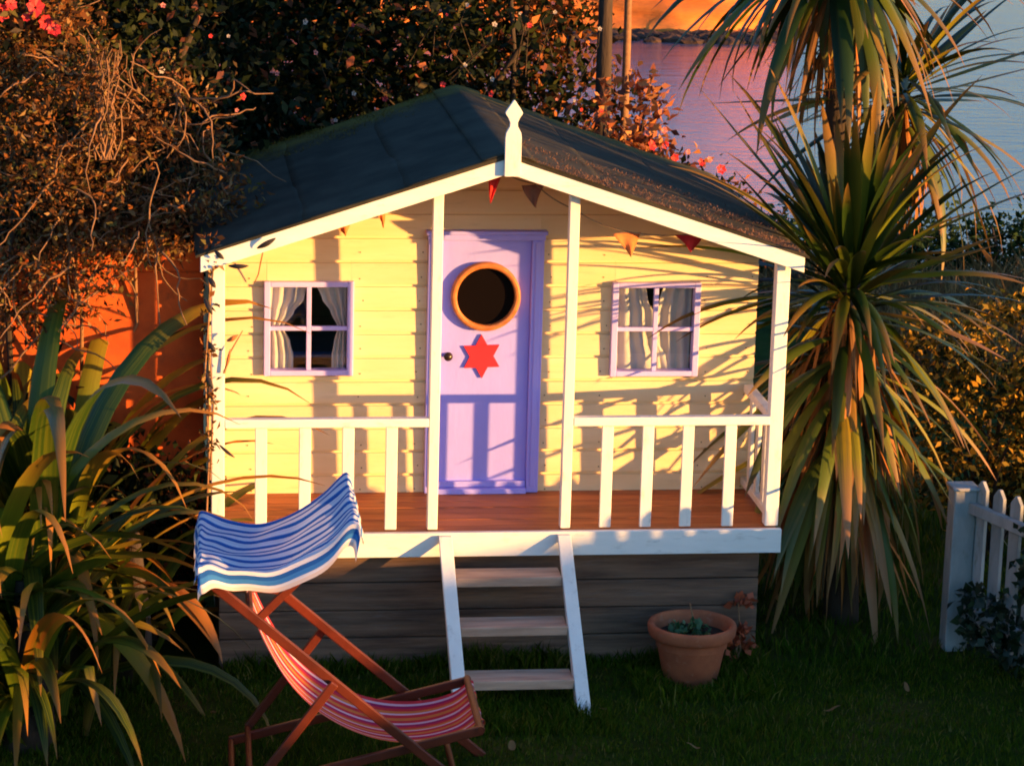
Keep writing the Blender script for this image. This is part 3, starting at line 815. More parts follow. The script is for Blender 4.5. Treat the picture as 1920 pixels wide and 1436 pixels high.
for near in (1, 0):
    def flapfn(u, v, near=near):
        a = hoodfn(near, v)
        drop = 0.095 - 0.025 * math.sin(PI * v)
        out = 0.018 * math.sin(v * 13) * u + 0.02 * u
        return Vector(a) - WD * (out if near else -out) * 1.0 + LD * (0.02 * u * math.sin(v * 5)) - Vector((0, 0, drop * u))
    MB().grid(flapfn, 10, 44).build('hood_flap', M['flap'], dc, smooth=True)
for v_ in (0.0, 1.0):
    def endfn(u, v, v_=v_):
        a = hoodfn(v, v_)
        return Vector(a) + LD * (0.012 if v_ else -0.012) * u - Vector((0, 0, (0.05 + 0.012 * math.sin(v * 30)) * u))
    MB().grid(endfn, 6, 40).build('hood_flap', M['flap'], dc, smooth=True)

# ------------------------------------------------------------------ pot, plants in and behind it
pb = Vector((0.80, -0.225, GZ))
pot = thing('terracotta_pot', 'round terracotta flower pot with a thick rim on the lawn', 'pot', pb)
mb = MB(); mb.lathe([(0.0005, 0), (0.108, 0), (0.112, 0.004), (0.150, 0.192)], pb, 48); mb.build('body', M['terra'], pot, smooth=True)
mb = MB(); mb.lathe([(0.150, 0.192), (0.160, 0.196), (0.176, 0.202), (0.183, 0.212), (0.187, 0.243), (0.183, 0.254), (0.174, 0.258), (0.164, 0.255), (0.158, 0.243), (0.152, 0.200), (0.150, 0.16)], pb, 56); mb.build('rim', M['terra'], pot, smooth=True)
mb = MB(); mb.lathe([(0.001, 0.205), (0.06, 0.207), (0.12, 0.203), (0.155, 0.200)], pb, 40); mb.build('soil', M['soil'], pot, smooth=True)

def quat_leaf(P, d, n_, L, W, bend=0.15):
    """diamond leaf: arrays of base, direction, normal, length, width"""
    s = np.cross(d, n_); s /= np.linalg.norm(s, axis=1, keepdims=True) + 1e-9
    nn = np.cross(s, d)
    L = L[:, None]; W = W[:, None]
    mid = P + d * L * 0.45 + nn * L * bend
    return np.stack([P, mid + s * W / 2, P + d * L, mid - s * W / 2], 1)

def runit(n, rng=RNG):
    v = rng.normal(size=(n, 3)); return v / np.linalg.norm(v, axis=1, keepdims=True)

def leaf_cloud(blobs, n, size, rng, clump=0.10, per=16, aspect=0.5, up=0.3, shell=0.55, droop=0.0):
    w = np.array([b[6] if len(b) > 6 else b[3] * b[4] * b[5] for b in blobs], float); w /= w.sum()
    nc = max(4, n // per)
    bi = rng.choice(len(blobs), nc, p=w)
    B = np.array([b[:6] for b in blobs], float)[bi]
    dirs = runit(nc, rng)
    rad = shell + (1 - shell) * rng.random(nc) ** 0.7
    rad *= 1 + 0.12 * rng.normal(size=nc)
    cc = B[:, :3] + dirs * B[:, 3:6] * rad[:, None]
    ci = rng.integers(0, nc, n)
    P = cc[ci] + rng.normal(size=(n, 3)) * clump * np.array([1, 1, 0.8])
    d = runit(n, rng) + dirs[ci] * 0.6 + np.array([0, 0, -droop]); d /= np.linalg.norm(d, axis=1, keepdims=True)
    nn = runit(n, rng) + np.array([0, 0, up]); nn /= np.linalg.norm(nn, axis=1, keepdims=True)
    L = size * (0.6 + 0.8 * rng.random(n)); W = L * aspect * (0.8 + 0.4 * rng.random(n))
    return quat_leaf(P, d, nn, L, W), cc

pp = thing('pot_plant', 'small green plant with one dry stalk growing in the terracotta pot', 'plant', pb + Vector((0, 0, 0.2)))
Vv, _ = leaf_cloud([(pb.x - 0.01, pb.y - 0.02, GZ + 0.215, 0.075, 0.075, 0.025)], 150, 0.035, RNG, 0.012, 4, 0.6, 0.8)
link('leaves', np_mesh('leaves', Vv, 4, M['potleaf']), None, pp, 'stuff')
mb = MB(); c = pb + Vector((0.005, 0.03, 0.2)); mb.tube([c, c + Vector((0.005, 0, 0.06)), c + Vector((-0.012, 0, 0.13))], [0.006, 0.005, 0.003], 6); mb.build('stalk', M['twig'], pp)
rp = thing('red_leaf_plant', 'orange red leafy plant at the skirt corner behind the terracotta pot', 'plant', (1.02, -0.05, GZ))
for (u, v, Y, r, nl) in ((1384, 1130, -0.045, 0.040, 34), (1386, 1188, -0.055, 0.040, 40), (1380, 1215, -0.06, 0.050, 44)):
    c = at(u, v, Y)
    Vv, _ = leaf_cloud([(c.x, c.y, c.z, r, 0.03, r * 0.7)], nl, 0.036, RNG, 0.012, 4, 0.8)
    link('leaf_clump', np_mesh('leaf_clump', Vv, 4, M['redleaf']), None, rp, 'stuff')
    b0 = Vector((1.02, -0.05, GZ)); mb = MB(); mb.tube([b0, (b0 + c) / 2 + Vector((0.02, 0, 0)), c], [0.005, 0.004, 0.003], 5); mb.build('stem', M['twig'], rp)

# ------------------------------------------------------------------ bunting under the porch roof
bu = thing('bunting', 'string of red and orange cloth flags hung under the porch roof', 'bunting', (0, 0.1, 1.4))
sp_ = [at(598, 428, 0.35), at(650, 404, 0.30), at(715, 382, 0.30), at(800, 350, 0.2), at(925, 312, 0.10), at(1003, 345, 0.12), at(1075, 392, 0.12), at(1165, 432, 0.10), at(1290, 440, 0.085), at(1372, 445, 0.075)]
fine = []
for a, b_ in zip(sp_, sp_[1:]):
    for k in range(6):
        t = k / 6; q = a.lerp(b_, t); q.z -= 0.012 * math.sin(PI * t); fine.append(q)
fine.append(sp_[-1])
MB().tube(fine, 0.003, 5).build('string', M['string'], bu)
def flag(u, v, Y, w, h, mat, tw=0.0, n_=7):
    a = at(u, v, Y)
    def fn(s, t):
        ww = w * (1 - t) * 0.98 + 0.003
        x = (s - 0.5) * ww
        fold = 0.012 * math.sin(s * 7 + t * 3 + u) * (0.3 + t)
        return (a.x + x * math.cos(tw) + 0.01 * math.sin(t * 3 + u), a.y + x * math.sin(tw) + fold, a.z - t * h)
    o = MB().grid(fn, n_, 9).build('flag', mat, bu, smooth=True)
    sm = o.modifiers.new('thick', 'SOLIDIFY'); sm.thickness = 0.0015
flag(925, 313, 0.10, 0.085, 0.15, M['flag_red'], 0.5)
flag(1003, 347, 0.12, 0.10, 0.095, M['flag_brown'], 0.2)
flag(645, 404, 0.30, 0.13, 0.085, M['flag_orange'], 0.3)
flag(715, 382, 0.30, 0.085, 0.10, M['flag_orange'], 0.8)
flag(1180, 437, 0.10, 0.13, 0.10, M['flag_orange'], 0.3)
flag(1294, 441, 0.085, 0.125, 0.07, M['flag_red'], 0.1)
flag(1080, 395, 0.12, 0.08, 0.085, M['flag_brown'], 0.9)

# ------------------------------------------------------------------ strap-leaved plants
def blade(name, L, W, p0, p1, mat, nseg=11, fold=0.22, power=1.2, twist=0.0, kink=None, base=0.55):
    """one strap leaf growing from the origin towards +x: angle from upright goes p0 -> p1 along it"""
    b = MB(); uvl = b.bm.loops.layers.uv.verify()
    rows = []; x = z = 0.0; ds = L / nseg
    for i in range(nseg + 1):
        s = i / nseg
        a = math.radians(p0 + (p1 - p0) * s ** power)
        if kink and s > kink[0]: a = math.radians(kink[1])
        wid = W * min(1, base + (1 - base) * s * 3.2) * (1 - max(0, (s - 0.35) / 0.65) ** 2.0) + 0.0015
        dx, dz = math.sin(a), math.cos(a)
        nx, nz = -dz, dx
        tw = twist * s
        c, sn = math.cos(tw), math.sin(tw)
        row = []
        for k in (-1, 0, 1):
            yy = k * wid / 2
            off = -(fold * wid / 2) * (1 - abs(k))
            row.append(b.bm.verts.new((x + nx * (-off) * 1 + nx * yy * sn, yy * c, z + nz * (-off) + nz * yy * sn)))
        rows.append(row); x += dx * ds; z += dz * ds
    for i in range(nseg):
        for k in (0, 1):
            f = b.bm.faces.new((rows[i][k], rows[i+1][k], rows[i+1][k+1], rows[i][k+1]))
            for l, (kk, ii) in zip(f.loops, ((k, i), (k, i+1), (k+1, i+1), (k+1, i))):
                l[uvl].uv = (kk / 2, ii / nseg)
    me = bpy.data.meshes.new(name); b.bm.to_mesh(me); b.bm.free()
    me.polygons.foreach_set('use_smooth', [True] * len(me.polygons)); me.materials.append(mat)
    return me

def put_leaf(me, parent, loc, az, tilt=0.0, sc_=1.0, roll=0.0):
    o = bpy.data.objects.new('leaf', me); COL.objects.link(o); o.parent = parent
    o.location = Vector(loc) - root_loc(parent)
    o.rotation_euler = (roll, tilt, az); o.scale = (sc_,) * 3
    return o

rf = random.Random(3)
FL = []
for k in range(26):
    p0 = rf.uniform(4, 50); bend = rf.uniform(60, 145)
    kink = (rf.uniform(0.45, 0.75), rf.uniform(140, 172)) if rf.random() < 0.12 else None
    FL.append(blade('flax_leaf', rf.uniform(1.0, 1.6), rf.uniform(0.06, 0.095), p0, p0 + bend, M['flax'], 13, 0.3, rf.uniform(1.1, 1.9), rf.uniform(-1.0, 1.0), kink))
FTALL = [blade('flax_leaf', rf.uniform(1.5, 2.1), rf.uniform(0.065, 0.10), rf.uniform(0, 22), rf.uniform(115, 178), M['flax'], 15, 0.3, rf.uniform(1.5, 2.6), rf.uniform(-1.0, 1.0)) for k in range(16)]
FLOW = [blade('flax_leaf', rf.uniform(0.7, 1.1), rf.uniform(0.045, 0.08), rf.uniform(45, 80), rf.uniform(130, 172), M['flax'], 12, 0.3, rf.uniform(0.7, 1.2), rf.uniform(-.8, .8)) for k in range(14)]
def flax(x, y, n_, hi, label, spread=0.16, low=0.35, z=GZ, keep=0.15, tall=0.0):
    t = thing('flax_plant', label, 'plant', (x, y, z), 'flax plants left of the playhouse')
    for k in range(n_):
        az = rf.uniform(-PI, PI)
        if math.cos(az) > 0.2 and rf.random() > keep: az += PI * rf.uniform(0.6, 1.4)
        r = spread * math.sqrt(rf.random())
        if rf.random() < low: me_, zz_ = rf.choice(FLOW), z + rf.uniform(0.15, 0.75) * hi
        elif rf.random() < tall: me_, zz_ = rf.choice(FTALL), z + rf.uniform(0, 0.15) * hi
        else: me_, zz_ = rf.choice(FL), z + rf.uniform(-0.02, 0.25) * hi
        put_leaf(me_, t, (x + r * math.cos(az), y + r * math.sin(az), zz_), az + rf.uniform(-.5, .5), rf.uniform(-.08, .08), hi * rf.uniform(0.75, 1.12))
    # leaf bases bundled into a short stem
    mb = MB(); mb.tube([(x, y, z - 0.05), (x + 0.01, y, z + 0.3 * hi), (x, y + 0.01, z + 0.75 * hi)], [spread * 0.7, spread * 0.55, spread * 0.25], 9)
    mb.build('stem_base', M['bark'], t, smooth=True)
    return t
flax(-1.90, -0.28, 130, 1.08, 'tall arching flax plant at the left edge of the lawn', keep=0.04, tall=0.35)
flax(-2.12, -0.55, 90, 0.95, 'flax plant cut by the left edge of the picture, in front', 0.2, keep=0.6, tall=0.5)
flax(-1.88, 0.20, 130, 1.0, 'tallest flax plant in front of the terracotta wall, under the dry climber', 0.26, 0.15, keep=0.25, tall=0.9)
flax(-1.92, -0.80, 110, 0.88, 'flax plant with drooping yellow leaves in the lower left corner')
flax(-1.52, -0.05, 60, 0.82, 'dark flax plant close beside the left porch post', 0.12, 0.6)

# ------------------------------------------------------------------ cordylines
rc = random.Random(21)
CU = [blade('cordyline_leaf', rc.uniform(0.70, 1.0), rc.uniform(0.042, 0.062), rc.uniform(0, 12), rc.uniform(5, 45), M['cord'], 9, 0.35, 1.6, rc.uniform(-.5, .5), None, 0.4) for k in range(12)]
CMD = [blade('cordyline_leaf', rc.uniform(0.65, 0.95), rc.uniform(0.038, 0.056), rc.uniform(0, 10), rc.uniform(40, 80), M['cord'], 10, 0.35, 1.5, rc.uniform(-.6, .6), None, 0.4) for k in range(12)]
CO_ = [blade('cordyline_leaf', rc.uniform(0.65, 1.05), rc.uniform(0.042, 0.062), 0, rc.uniform(30, 60), M['cordold'], 10, 0.3, 0.7, rc.uniform(-1, 1), None, 0.4) for k in range(14)]
CD = [blade('cordyline_leaf', rc.uniform(0.5, 0.9), rc.uniform(0.018, 0.032), 0, rc.uniform(5, 40), M['corddead'], 10, 0.25, 0.6, rc.uniform(-1.6, 1.6), None, 0.4) for k in range(12)]
def dead_skirt(t, layers):
    """the packed dead leaves close round the trunk, too many to pick apart: one part"""
    VV, FF_ = [], []
    for c, n_, el, sc_, r in layers:
        for k in range(n_):
            az = rc.uniform(-PI, PI); e = math.radians(rc.uniform(*el))
            d = Vector((math.cos(az), math.sin(az), 0))
            mx = Matrix.Translation(Vector(c) + d * r + Vector((0, 0, rc.uniform(-.1, .1)))) @ Matrix.Rotation(az, 4, 'Z') @ Matrix.Rotation(e, 4, 'Y') @ Matrix.Scale(sc_ * rc.uniform(.7, 1.15), 4)
            me_ = rc.choice(CD); o_ = len(VV)
            VV += [mx @ v.co for v in me_.vertices]
            FF_ += [[o_ + q for q in p_.vertices] for p_ in me_.polygons]
    me_ = bpy.data.meshes.new('dead_leaves'); me_.from_pydata(VV, [], FF_)
    link('dead_leaves', me_, M['corddead'], t, 'stuff')

def head(t, c, n_, el, sets, sc_=1.0, r=0.04, azr=(-PI, PI)):
    """leaves fanned round c; el = range of the angle from upright at which they leave"""
    c = Vector(c)
    for k in range(n_):
        az = rc.uniform(*azr); e = math.radians(rc.uniform(*el))
        d = Vector((math.sin(e) * math.cos(az), math.sin(e) * math.sin(az), math.cos(e)))
        o = put_leaf(rc.choice(sets), t, c + d * r * rc.uniform(.6, 1) + Vector((0, 0, rc.uniform(-.08, .06))), az, 0, sc_ * rc.uniform(0.8, 1.1))
        o.rotation_euler = (rc.uniform(-.25, .25), e, az)
t = thing('cordyline_tree', 'tall cordyline palm with dense sword leaves beside the porch', 'tree', (1.62, 0.52, GZ))
tp = [(1.64, 0.55, GZ - 0.05), (1.62, 0.52, -0.2), (1.60, 0.57, 0.35), (1.60, 0.58, 0.95)]
MB().tube(tp, [0.085, 0.07, 0.06, 0.05], 12).build('trunk', M['bark'], t, smooth=True)
head(t, (1.60, 0.58, 0.92), 84, (4, 70), CU, 1.08)
head(t, (1.60, 0.58, 0.86), 50, (45, 98), CMD, 1.0)
head(t, (1.60, 0.58, 0.76), 26, (80, 130), CMD + CO_, 0.95)
for zz_ in (0.62, 0.45, 0.28):
    head(t, (1.60, 0.58, zz_), 46, (96, 158), CO_, 1.04, 0.08)
dead_skirt(t, [((1.60, 0.58, z_), 46, (128, 172), 0.85, 0.07) for z_ in (0.80, 0.68, 0.55, 0.40, 0.25, 0.10, -0.02)])
t = thing('cordyline_tree', 'taller two headed cordyline palm behind, rising past the top edge', 'tree', (1.75, 1.15, GZ))
MB().tube([(1.76, 1.17, GZ - 0.05), (1.74, 1.15, 0.5), (1.70, 1.12, 1.1)], [0.09, 0.08, 0.07], 12).build('trunk', M['bark'], t, smooth=True)
MB().tube([(1.70, 1.12, 1.05), (1.62, 1.06, 1.6), (1.57, 1.02, 2.45)], [0.06, 0.05, 0.045], 10).build('branch', M['bark'], t, smooth=True)
MB().tube([(1.71, 1.12, 1.05), (1.85, 1.17, 1.4), (1.97, 1.20, 1.68)], [0.055, 0.05, 0.045], 10).build('branch', M['bark'], t, smooth=True)
head(t, (1.57, 1.02, 2.47), 40, (10, 80), CU + CMD, 0.95)
head(t, (1.57, 1.02, 2.38), 64, (75, 130), CMD, 1.12)
head(t, (1.57, 1.02, 2.34), 46, (105, 160), CD + CO_, 0.85)
head(t, (1.97, 1.20, 1.70), 60, (20, 95), CU + CMD, 0.95)
head(t, (1.97, 1.20, 1.64), 40, (80, 135), CMD + CO_, 0.85)
head(t, (1.97, 1.20, 1.56), 10, (130, 170), CD, 0.7)
dead_skirt(t, [((1.58, 1.03, 2.20), 46, (130, 172), 0.85, 0.05), ((1.60, 1.05, 2.0), 40, (135, 174), 0.7, 0.05), ((1.97, 1.2, 1.55), 40, (130, 172), 0.75, 0.05), ((1.74, 1.13, 1.35), 30, (135, 174), 0.6, 0.06)])

# ------------------------------------------------------------------ shrubs and other plants
def stems(paths, r, mat, name, parent, kind='stuff', sides=4):
    mb = MB()
    for p in paths: mb.tube(p, [r * (1 - 0.6 * i / (len(p) - 1)) for i in range(len(p))], sides, False)
    return mb.build(name, mat, parent, kind=kind, smooth=True)

def shrub(name, label, base, blobs, n, size, mat, seed, cat='shrub', clump=0.10, trunk=0.04, group=None, nstem=9, **kw):
    rng = np.random.default_rng(seed); rr = random.Random(seed)
    t = thing(name, label, cat, base, group)
    Vv, cc = leaf_cloud(blobs, n, size, rng, clump, **kw)
    link('crown', np_mesh('crown', Vv, 4, mat), None, t)
    b0 = Vector(base); P = []
    for k in range(nstem):
        e = Vector(cc[rr.randrange(len(cc))])
        mid = b0.lerp(e, 0.5) + Vector((rr.uniform(-.12, .12), rr.uniform(-.12, .12), 0.1))
        P.append([b0 + Vector((rr.uniform(-.05, .05), rr.uniform(-.05, .05), -0.05)), b0.lerp(mid, .5), mid, mid.lerp(e, .5) + Vector((0, 0, .03)), e])
    stems(P, trunk, M['bark'], 'trunk', t, None, 6)
    return t, cc

# dark evergreen behind the roof
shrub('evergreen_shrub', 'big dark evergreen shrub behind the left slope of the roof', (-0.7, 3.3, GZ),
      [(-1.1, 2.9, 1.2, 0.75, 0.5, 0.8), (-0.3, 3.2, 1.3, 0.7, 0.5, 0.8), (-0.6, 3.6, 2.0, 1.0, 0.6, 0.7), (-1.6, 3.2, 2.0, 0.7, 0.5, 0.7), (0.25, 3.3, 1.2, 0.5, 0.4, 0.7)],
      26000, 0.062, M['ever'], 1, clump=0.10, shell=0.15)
shrub('leafy_shrub', 'dark green shrub at the top edge behind the ridge of the roof', (0.5, 3.9, GZ),
      [(0.55, 3.8, 1.0, 0.55, 0.4, 0.7), (0.5, 3.9, 1.75, 0.5, 0.4, 0.45), (0.95, 3.6, 0.9, 0.35, 0.3, 0.5)],
      9500, 0.055, M['brush'], 2, clump=0.09, shell=0.2)
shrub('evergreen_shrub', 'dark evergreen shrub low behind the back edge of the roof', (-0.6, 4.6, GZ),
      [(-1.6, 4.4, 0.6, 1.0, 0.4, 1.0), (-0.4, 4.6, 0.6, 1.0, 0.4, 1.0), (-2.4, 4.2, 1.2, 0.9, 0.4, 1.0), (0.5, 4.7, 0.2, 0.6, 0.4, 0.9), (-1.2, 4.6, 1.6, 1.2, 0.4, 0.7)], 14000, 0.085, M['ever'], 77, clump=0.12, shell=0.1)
t, _ = shrub('orange_leaf_shrub', 'orange leaved shrub catching sunlight behind the right roof slope', (0.95, 2.75, GZ),
      [(0.93, 2.7, 1.33, 0.20, 0.16, 0.20), (1.0, 2.75, 0.95, 0.26, 0.2, 0.35)], 1500, 0.055, M['autumn'], 3, clump=0.05, nstem=14, trunk=0.014)
# trunks in front of the far cliff
t = thing('bare_trunk_tree', 'dark tree trunk standing against the red cliff at the top edge', 'tree', (0.92, 3.25, GZ))
a = at(1136, 0, 3.2); c = at(1132, 135, 3.2)
MB().tube([(c.x, 3.2, GZ), c, (a + c) / 2, a, a + Vector((0.05, 0, 0.7))], [0.055, 0.042, 0.040, 0.038, 0.03], 10).build('trunk', M['bark'], t, smooth=True)
Vv, cc = leaf_cloud([(a.x - 0.05, 3.3, a.z + 0.75, 0.6, 0.5, 0.4)], 2600, 0.055, np.random.default_rng(5), 0.09)
link('crown', np_mesh('crown', Vv, 4, M['brush']), None, t)
t = thing('bare_trunk_tree', 'slim red brown trunk just right of the dark trunk', 'tree', (1.0, 3.4, GZ))
a = at(1178, 0, 3.4); c = at(1176, 75, 3.4)
MB().tube([(c.x, 3.4, GZ), c, a, a + Vector((0.03, 0, 0.6))], [0.03, 0.022, 0.02, 0.014], 8).build('trunk', M['twig'], t, smooth=True)
Vv, cc = leaf_cloud([(a.x, 3.4, a.z + 0.7, 0.3, 0.3, 0.3)], 700, 0.05, np.random.default_rng(6), 0.07)
link('crown', np_mesh('crown', Vv, 4, M['brush']), None, t)
t = thing('bare_trunk_tree', 'thin dark stem above the ridge in the sunlit shrub', 'tree', (0.45, 3.3, GZ))
a = at(958, 0, 3.3); c = at(964, 100, 3.3)
MB().tube([(c.x, 3.3, GZ), c, a, a + Vector((0.0, 0, 0.6))], [0.025, 0.014, 0.012, 0.009], 8).build('trunk', M['bark'], t, smooth=True)

# dry brown climber at the left
rd = random.Random(31)
t = thing('dry_climber', 'tangled dry brown climber over the wall left of the roof', 'shrub', (-1.75, 0.55, GZ))
bl = [(-1.85, 0.6, 1.45, 0.42, 0.35, 0.45), (-1.55, 0.55, 1.22, 0.34, 0.3, 0.25), (-1.95, 0.55, 0.95, 0.35, 0.2, 0.4), (-1.25, 0.5, 1.33, 0.22, 0.25, 0.14), (-2.0, 0.7, 1.9, 0.4, 0.3, 0.35), (-1.5, 0.75, 1.65, 0.26, 0.25, 0.28), (-1.3, 0.9, 1.5, 0.2, 0.2, 0.2)]
Vv, cc = leaf_cloud(bl, 12500, 0.036, np.random.default_rng(8), 0.050, per=42, aspect=0.38, up=0.0, shell=0.2)
link('crown', np_mesh('crown', Vv, 4, M['dry']), None, t)
P = []
for k in range(150):
    b0 = Vector(cc[rd.randrange(len(cc))]); d = Vector((rd.uniform(-1, 1), rd.uniform(-.6, .3), rd.uniform(-1.2, 1))).normalized()
    p = [b0]
    for i in range(9):
        d = (d + Vector((rd.uniform(-.5, .5), rd.uniform(-.4, .4), rd.uniform(-.6, .35)))).normalized()
        p.append(p[-1] + d * rd.uniform(0.03, 0.06))
    P.append(p)
stems(P, 0.0055, M['twig'], 'stems', t)
P = []
for k in range(7):
    e = Vector(cc[rd.randrange(len(cc))]); b0 = Vector((-1.75 + rd.uniform(-.2, .2), 0.98, GZ))
    P.append([b0, Vector((b0.x, 0.95, 0.9)), b0.lerp(e, .4) + Vector((rd.uniform(-.1, .1), 0, 0)), b0.lerp(e, .75) + Vector((rd.uniform(-.1, .1), 0, 0)), e])
stems(P, 0.016, M['twig'], 'trunk', t, None, 6)
# taller feathery spike in the middle of the climber
P = []
for k in range(26):
    a = at(200 + rd.gauss(0, 9), 300, 0.35); p = [a]
    for i in range(9):
        p.append(p[-1] + Vector((rd.uniform(-.028, .028), rd.uniform(-.02, .02), rd.uniform(.03, .07))))
    P.append(p)
stems(P, 0.004, M['twig'], 'spike_stems', t)
Vv, _ = leaf_cloud([(a.x, 0.35, a.z + 0.25, 0.06, 0.06, 0.28)], 420, 0.028, np.random.default_rng(9), 0.02, aspect=.35)
link('spike_leaves', np_mesh('spike_leaves', Vv, 4, M['dry']), None, t, 'stuff')
# dark shrub filling the corner behind it
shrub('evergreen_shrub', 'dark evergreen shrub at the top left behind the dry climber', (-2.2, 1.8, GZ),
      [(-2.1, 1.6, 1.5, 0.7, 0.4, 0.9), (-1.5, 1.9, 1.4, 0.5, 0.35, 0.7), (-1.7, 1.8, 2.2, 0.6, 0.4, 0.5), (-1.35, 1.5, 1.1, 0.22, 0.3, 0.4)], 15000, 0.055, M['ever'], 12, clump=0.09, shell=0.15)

def flower(parent, c, r, mat, n_=6, rr=rd):
    b = MB()
    ax = Vector((rr.uniform(.1, .8), -1, rr.uniform(-.1, .6))).normalized(); s = ax.orthogonal().normalized(); q = ax.cross(s)
    for k in range(n_):
        a = 2 * PI * k / n_ + rr.uniform(-.2, .2)
        d = s * math.cos(a) + q * math.sin(a); e = ax.cross(d)
        vs_ = [b.bm.verts.new(Vector(c) + v) for v in (d * r * .1, d * r * .6 + e * r * .42 + ax * r * .25, d * r + ax * r * .2, d * r * .6 - e * r * .42 + ax * r * .25)]
        b.bm.faces.new(vs_)
    return b.build('flower', mat, parent)
t = thing('red_flower_shrub', 'shrub with bright red flowers in the top left corner', 'shrub', (-2.0, 0.75, GZ))
c = at(50, 30, 0.55)
Vv, cc = leaf_cloud([(c.x, 0.62, c.z, 0.22, 0.15, 0.14)], 700, 0.045, np.random.default_rng(14), 0.05)
link('crown', np_mesh('crown', Vv, 4, M['dry']), None, t)
stems([[Vector((-2.0, .75, GZ)), Vector((-2.05, .7, .8)), c + Vector((0, .08, 0))]], 0.02, M['bark'], 'trunk', t, None, 6)
for (u, v, r) in ((66, 15, 0.042), (84, 42, 0.036), (101, 56, 0.034), (2, 24, 0.04), (48, 34, 0.02), (20, 8, 0.03)):
    flower(t, at(u, v, 0.45), r, M['petal'], 7)
# flowering sprays behind the right eave
t = thing('flowering_shrub', 'low shrub with coral red flowers along the right edge of the roof', 'shrub', (1.3, 2.35, GZ))
Vv, cc = leaf_cloud([(1.2, 2.35, 0.95, 0.22, 0.15, 0.2), (1.35, 2.3, 0.85, 0.25, 0.15, 0.22), (1.0, 2.35, 1.05, 0.15, 0.12, 0.16)], 1500, 0.045, np.random.default_rng(15), 0.05)
link('crown', np_mesh('crown', Vv, 4, M['brush']), None, t)
stems([[Vector((1.3, 2.35, GZ)), Vector((1.28, 2.33, .3)), Vector(cc[k])] for k in range(0, 60, 6)], 0.012, M['bark'], 'trunk', t, None, 5)
for (u, v, r) in ((1222, 273, .03), (1247, 272, .022), (1265, 296, .024), (1245, 245, .02), (1315, 305, .022), (1352, 318, .028), (1330, 300, .018), (1212, 250, .018), (1290, 285, .015)):
    flower(t, at(u, v, 2.2), r, M['petal'] if r > .02 else M['pink'], 6)
# scattered pale and pink blossoms in the dark shrubs
t = thing('blossom_climber', 'sparse climber with small pale and pink blossoms over the dark shrubs', 'plant', (-0.6, 2.75, GZ))
P = []; last = None
for k in range(40):
    u, v = rd.uniform(300, 1130), rd.uniform(5, 235)
    if v > 330 - (u - 480) * 0.45 and u < 860 and u > 480: continue
    q = at(u, v, 2.55 if u > 480 else 0.9)
    flower(t, q, rd.uniform(0.008, 0.018), rd.choice((M['pale'], M['pale'], M['pink'], M['petal'])), 5)
    if u > 480: P.append([q + Vector((rd.uniform(-.2, .2), .35, -.3)), q + Vector((rd.uniform(-.05, .05), .15, -.1)), q])
stems(P, 0.004, M['bark'], 'stems', t)

# terracotta garden wall at the left
gw = thing('garden_wall', 'terracotta coloured rendered garden wall left of the porch', 'wall', (-2.2, 0.75, GZ))
MB().box(-3.6, -1.215, 0.72, 0.84, GZ - 0.05, 0.957).build('wall_panel', M['render'], gw, bevel=0.006)
MB().box(-3.62, -1.208, 0.705, 0.855, 0.9575, 1.045).build('coping', M['render'], gw, bevel=0.012)

shrub('evergreen_shrub', 'low dark shrub at the foot of the terracotta wall by the left porch post', (-1.42, 0.42, GZ),
      [(-1.42, 0.42, -0.15, 0.20, 0.18, 0.40), (-1.6, 0.45, -0.1, 0.2, 0.15, 0.42), (-1.36, 0.35, 0.10, 0.10, 0.1, 0.2)], 3000, 0.05, M['ever'], 78, clump=0.06, trunk=0.012, shell=0.2)
shrub('evergreen_shrub', 'dark shrub filling the gaps behind the flax at the left edge', (-2.0, 0.38, GZ),
      [(-2.1, 0.42, -0.1, 0.4, 0.15, 0.6), (-1.75, 0.45, -0.2, 0.3, 0.14, 0.5)], 5000, 0.06, M['ever'], 79, clump=0.07, trunk=0.012, shell=0.1)
# right-hand bush, hedge at the garden's end, dry grass bank
shrub('golden_bush', 'loose golden green bush behind the white picket fence', (2.6, 1.5, GZ),
      [(2.5, 1.4, 0.05, 0.40, 0.35, 0.42), (2.85, 1.2, 0.10, 0.35, 0.3, 0.45), (2.3, 1.6, 0.30, 0.25, 0.25, 0.25), (2.75, 1.7, 0.40, 0.35, 0.3, 0.25)], 8000, 0.040, M['gold'], 22, clump=0.05, trunk=0.015, nstem=20)
t = thing('hedge', 'low green hedge at the far edge of the garden by the water', 'hedge', (5, 8.2, GZ))
rng = np.random.default_rng(23)
Vv, cc = leaf_cloud([(x, 8.15 + 0.1 * math.sin(x * 3), GZ + 0.2 + 0.05 * math.sin(x * 2.1), 0.45, 0.35, 0.32 + 0.05 * math.sin(x * 4)) for x in np.arange(-3, 8, 0.5)], 24000, 0.06, rng, 0.07, shell=0.2)
link('crown', np_mesh('crown', Vv, 4, M['green']), None, t)
stems([[Vector((x, 8.15, GZ - .03)), Vector((x + .05, 8.15, GZ + .2)), Vector((x - .03, 8.1, GZ + .4))] for x in np.arange(-3, 8, 0.4)], 0.02, M['bark'], 'trunk', t, None, 5)

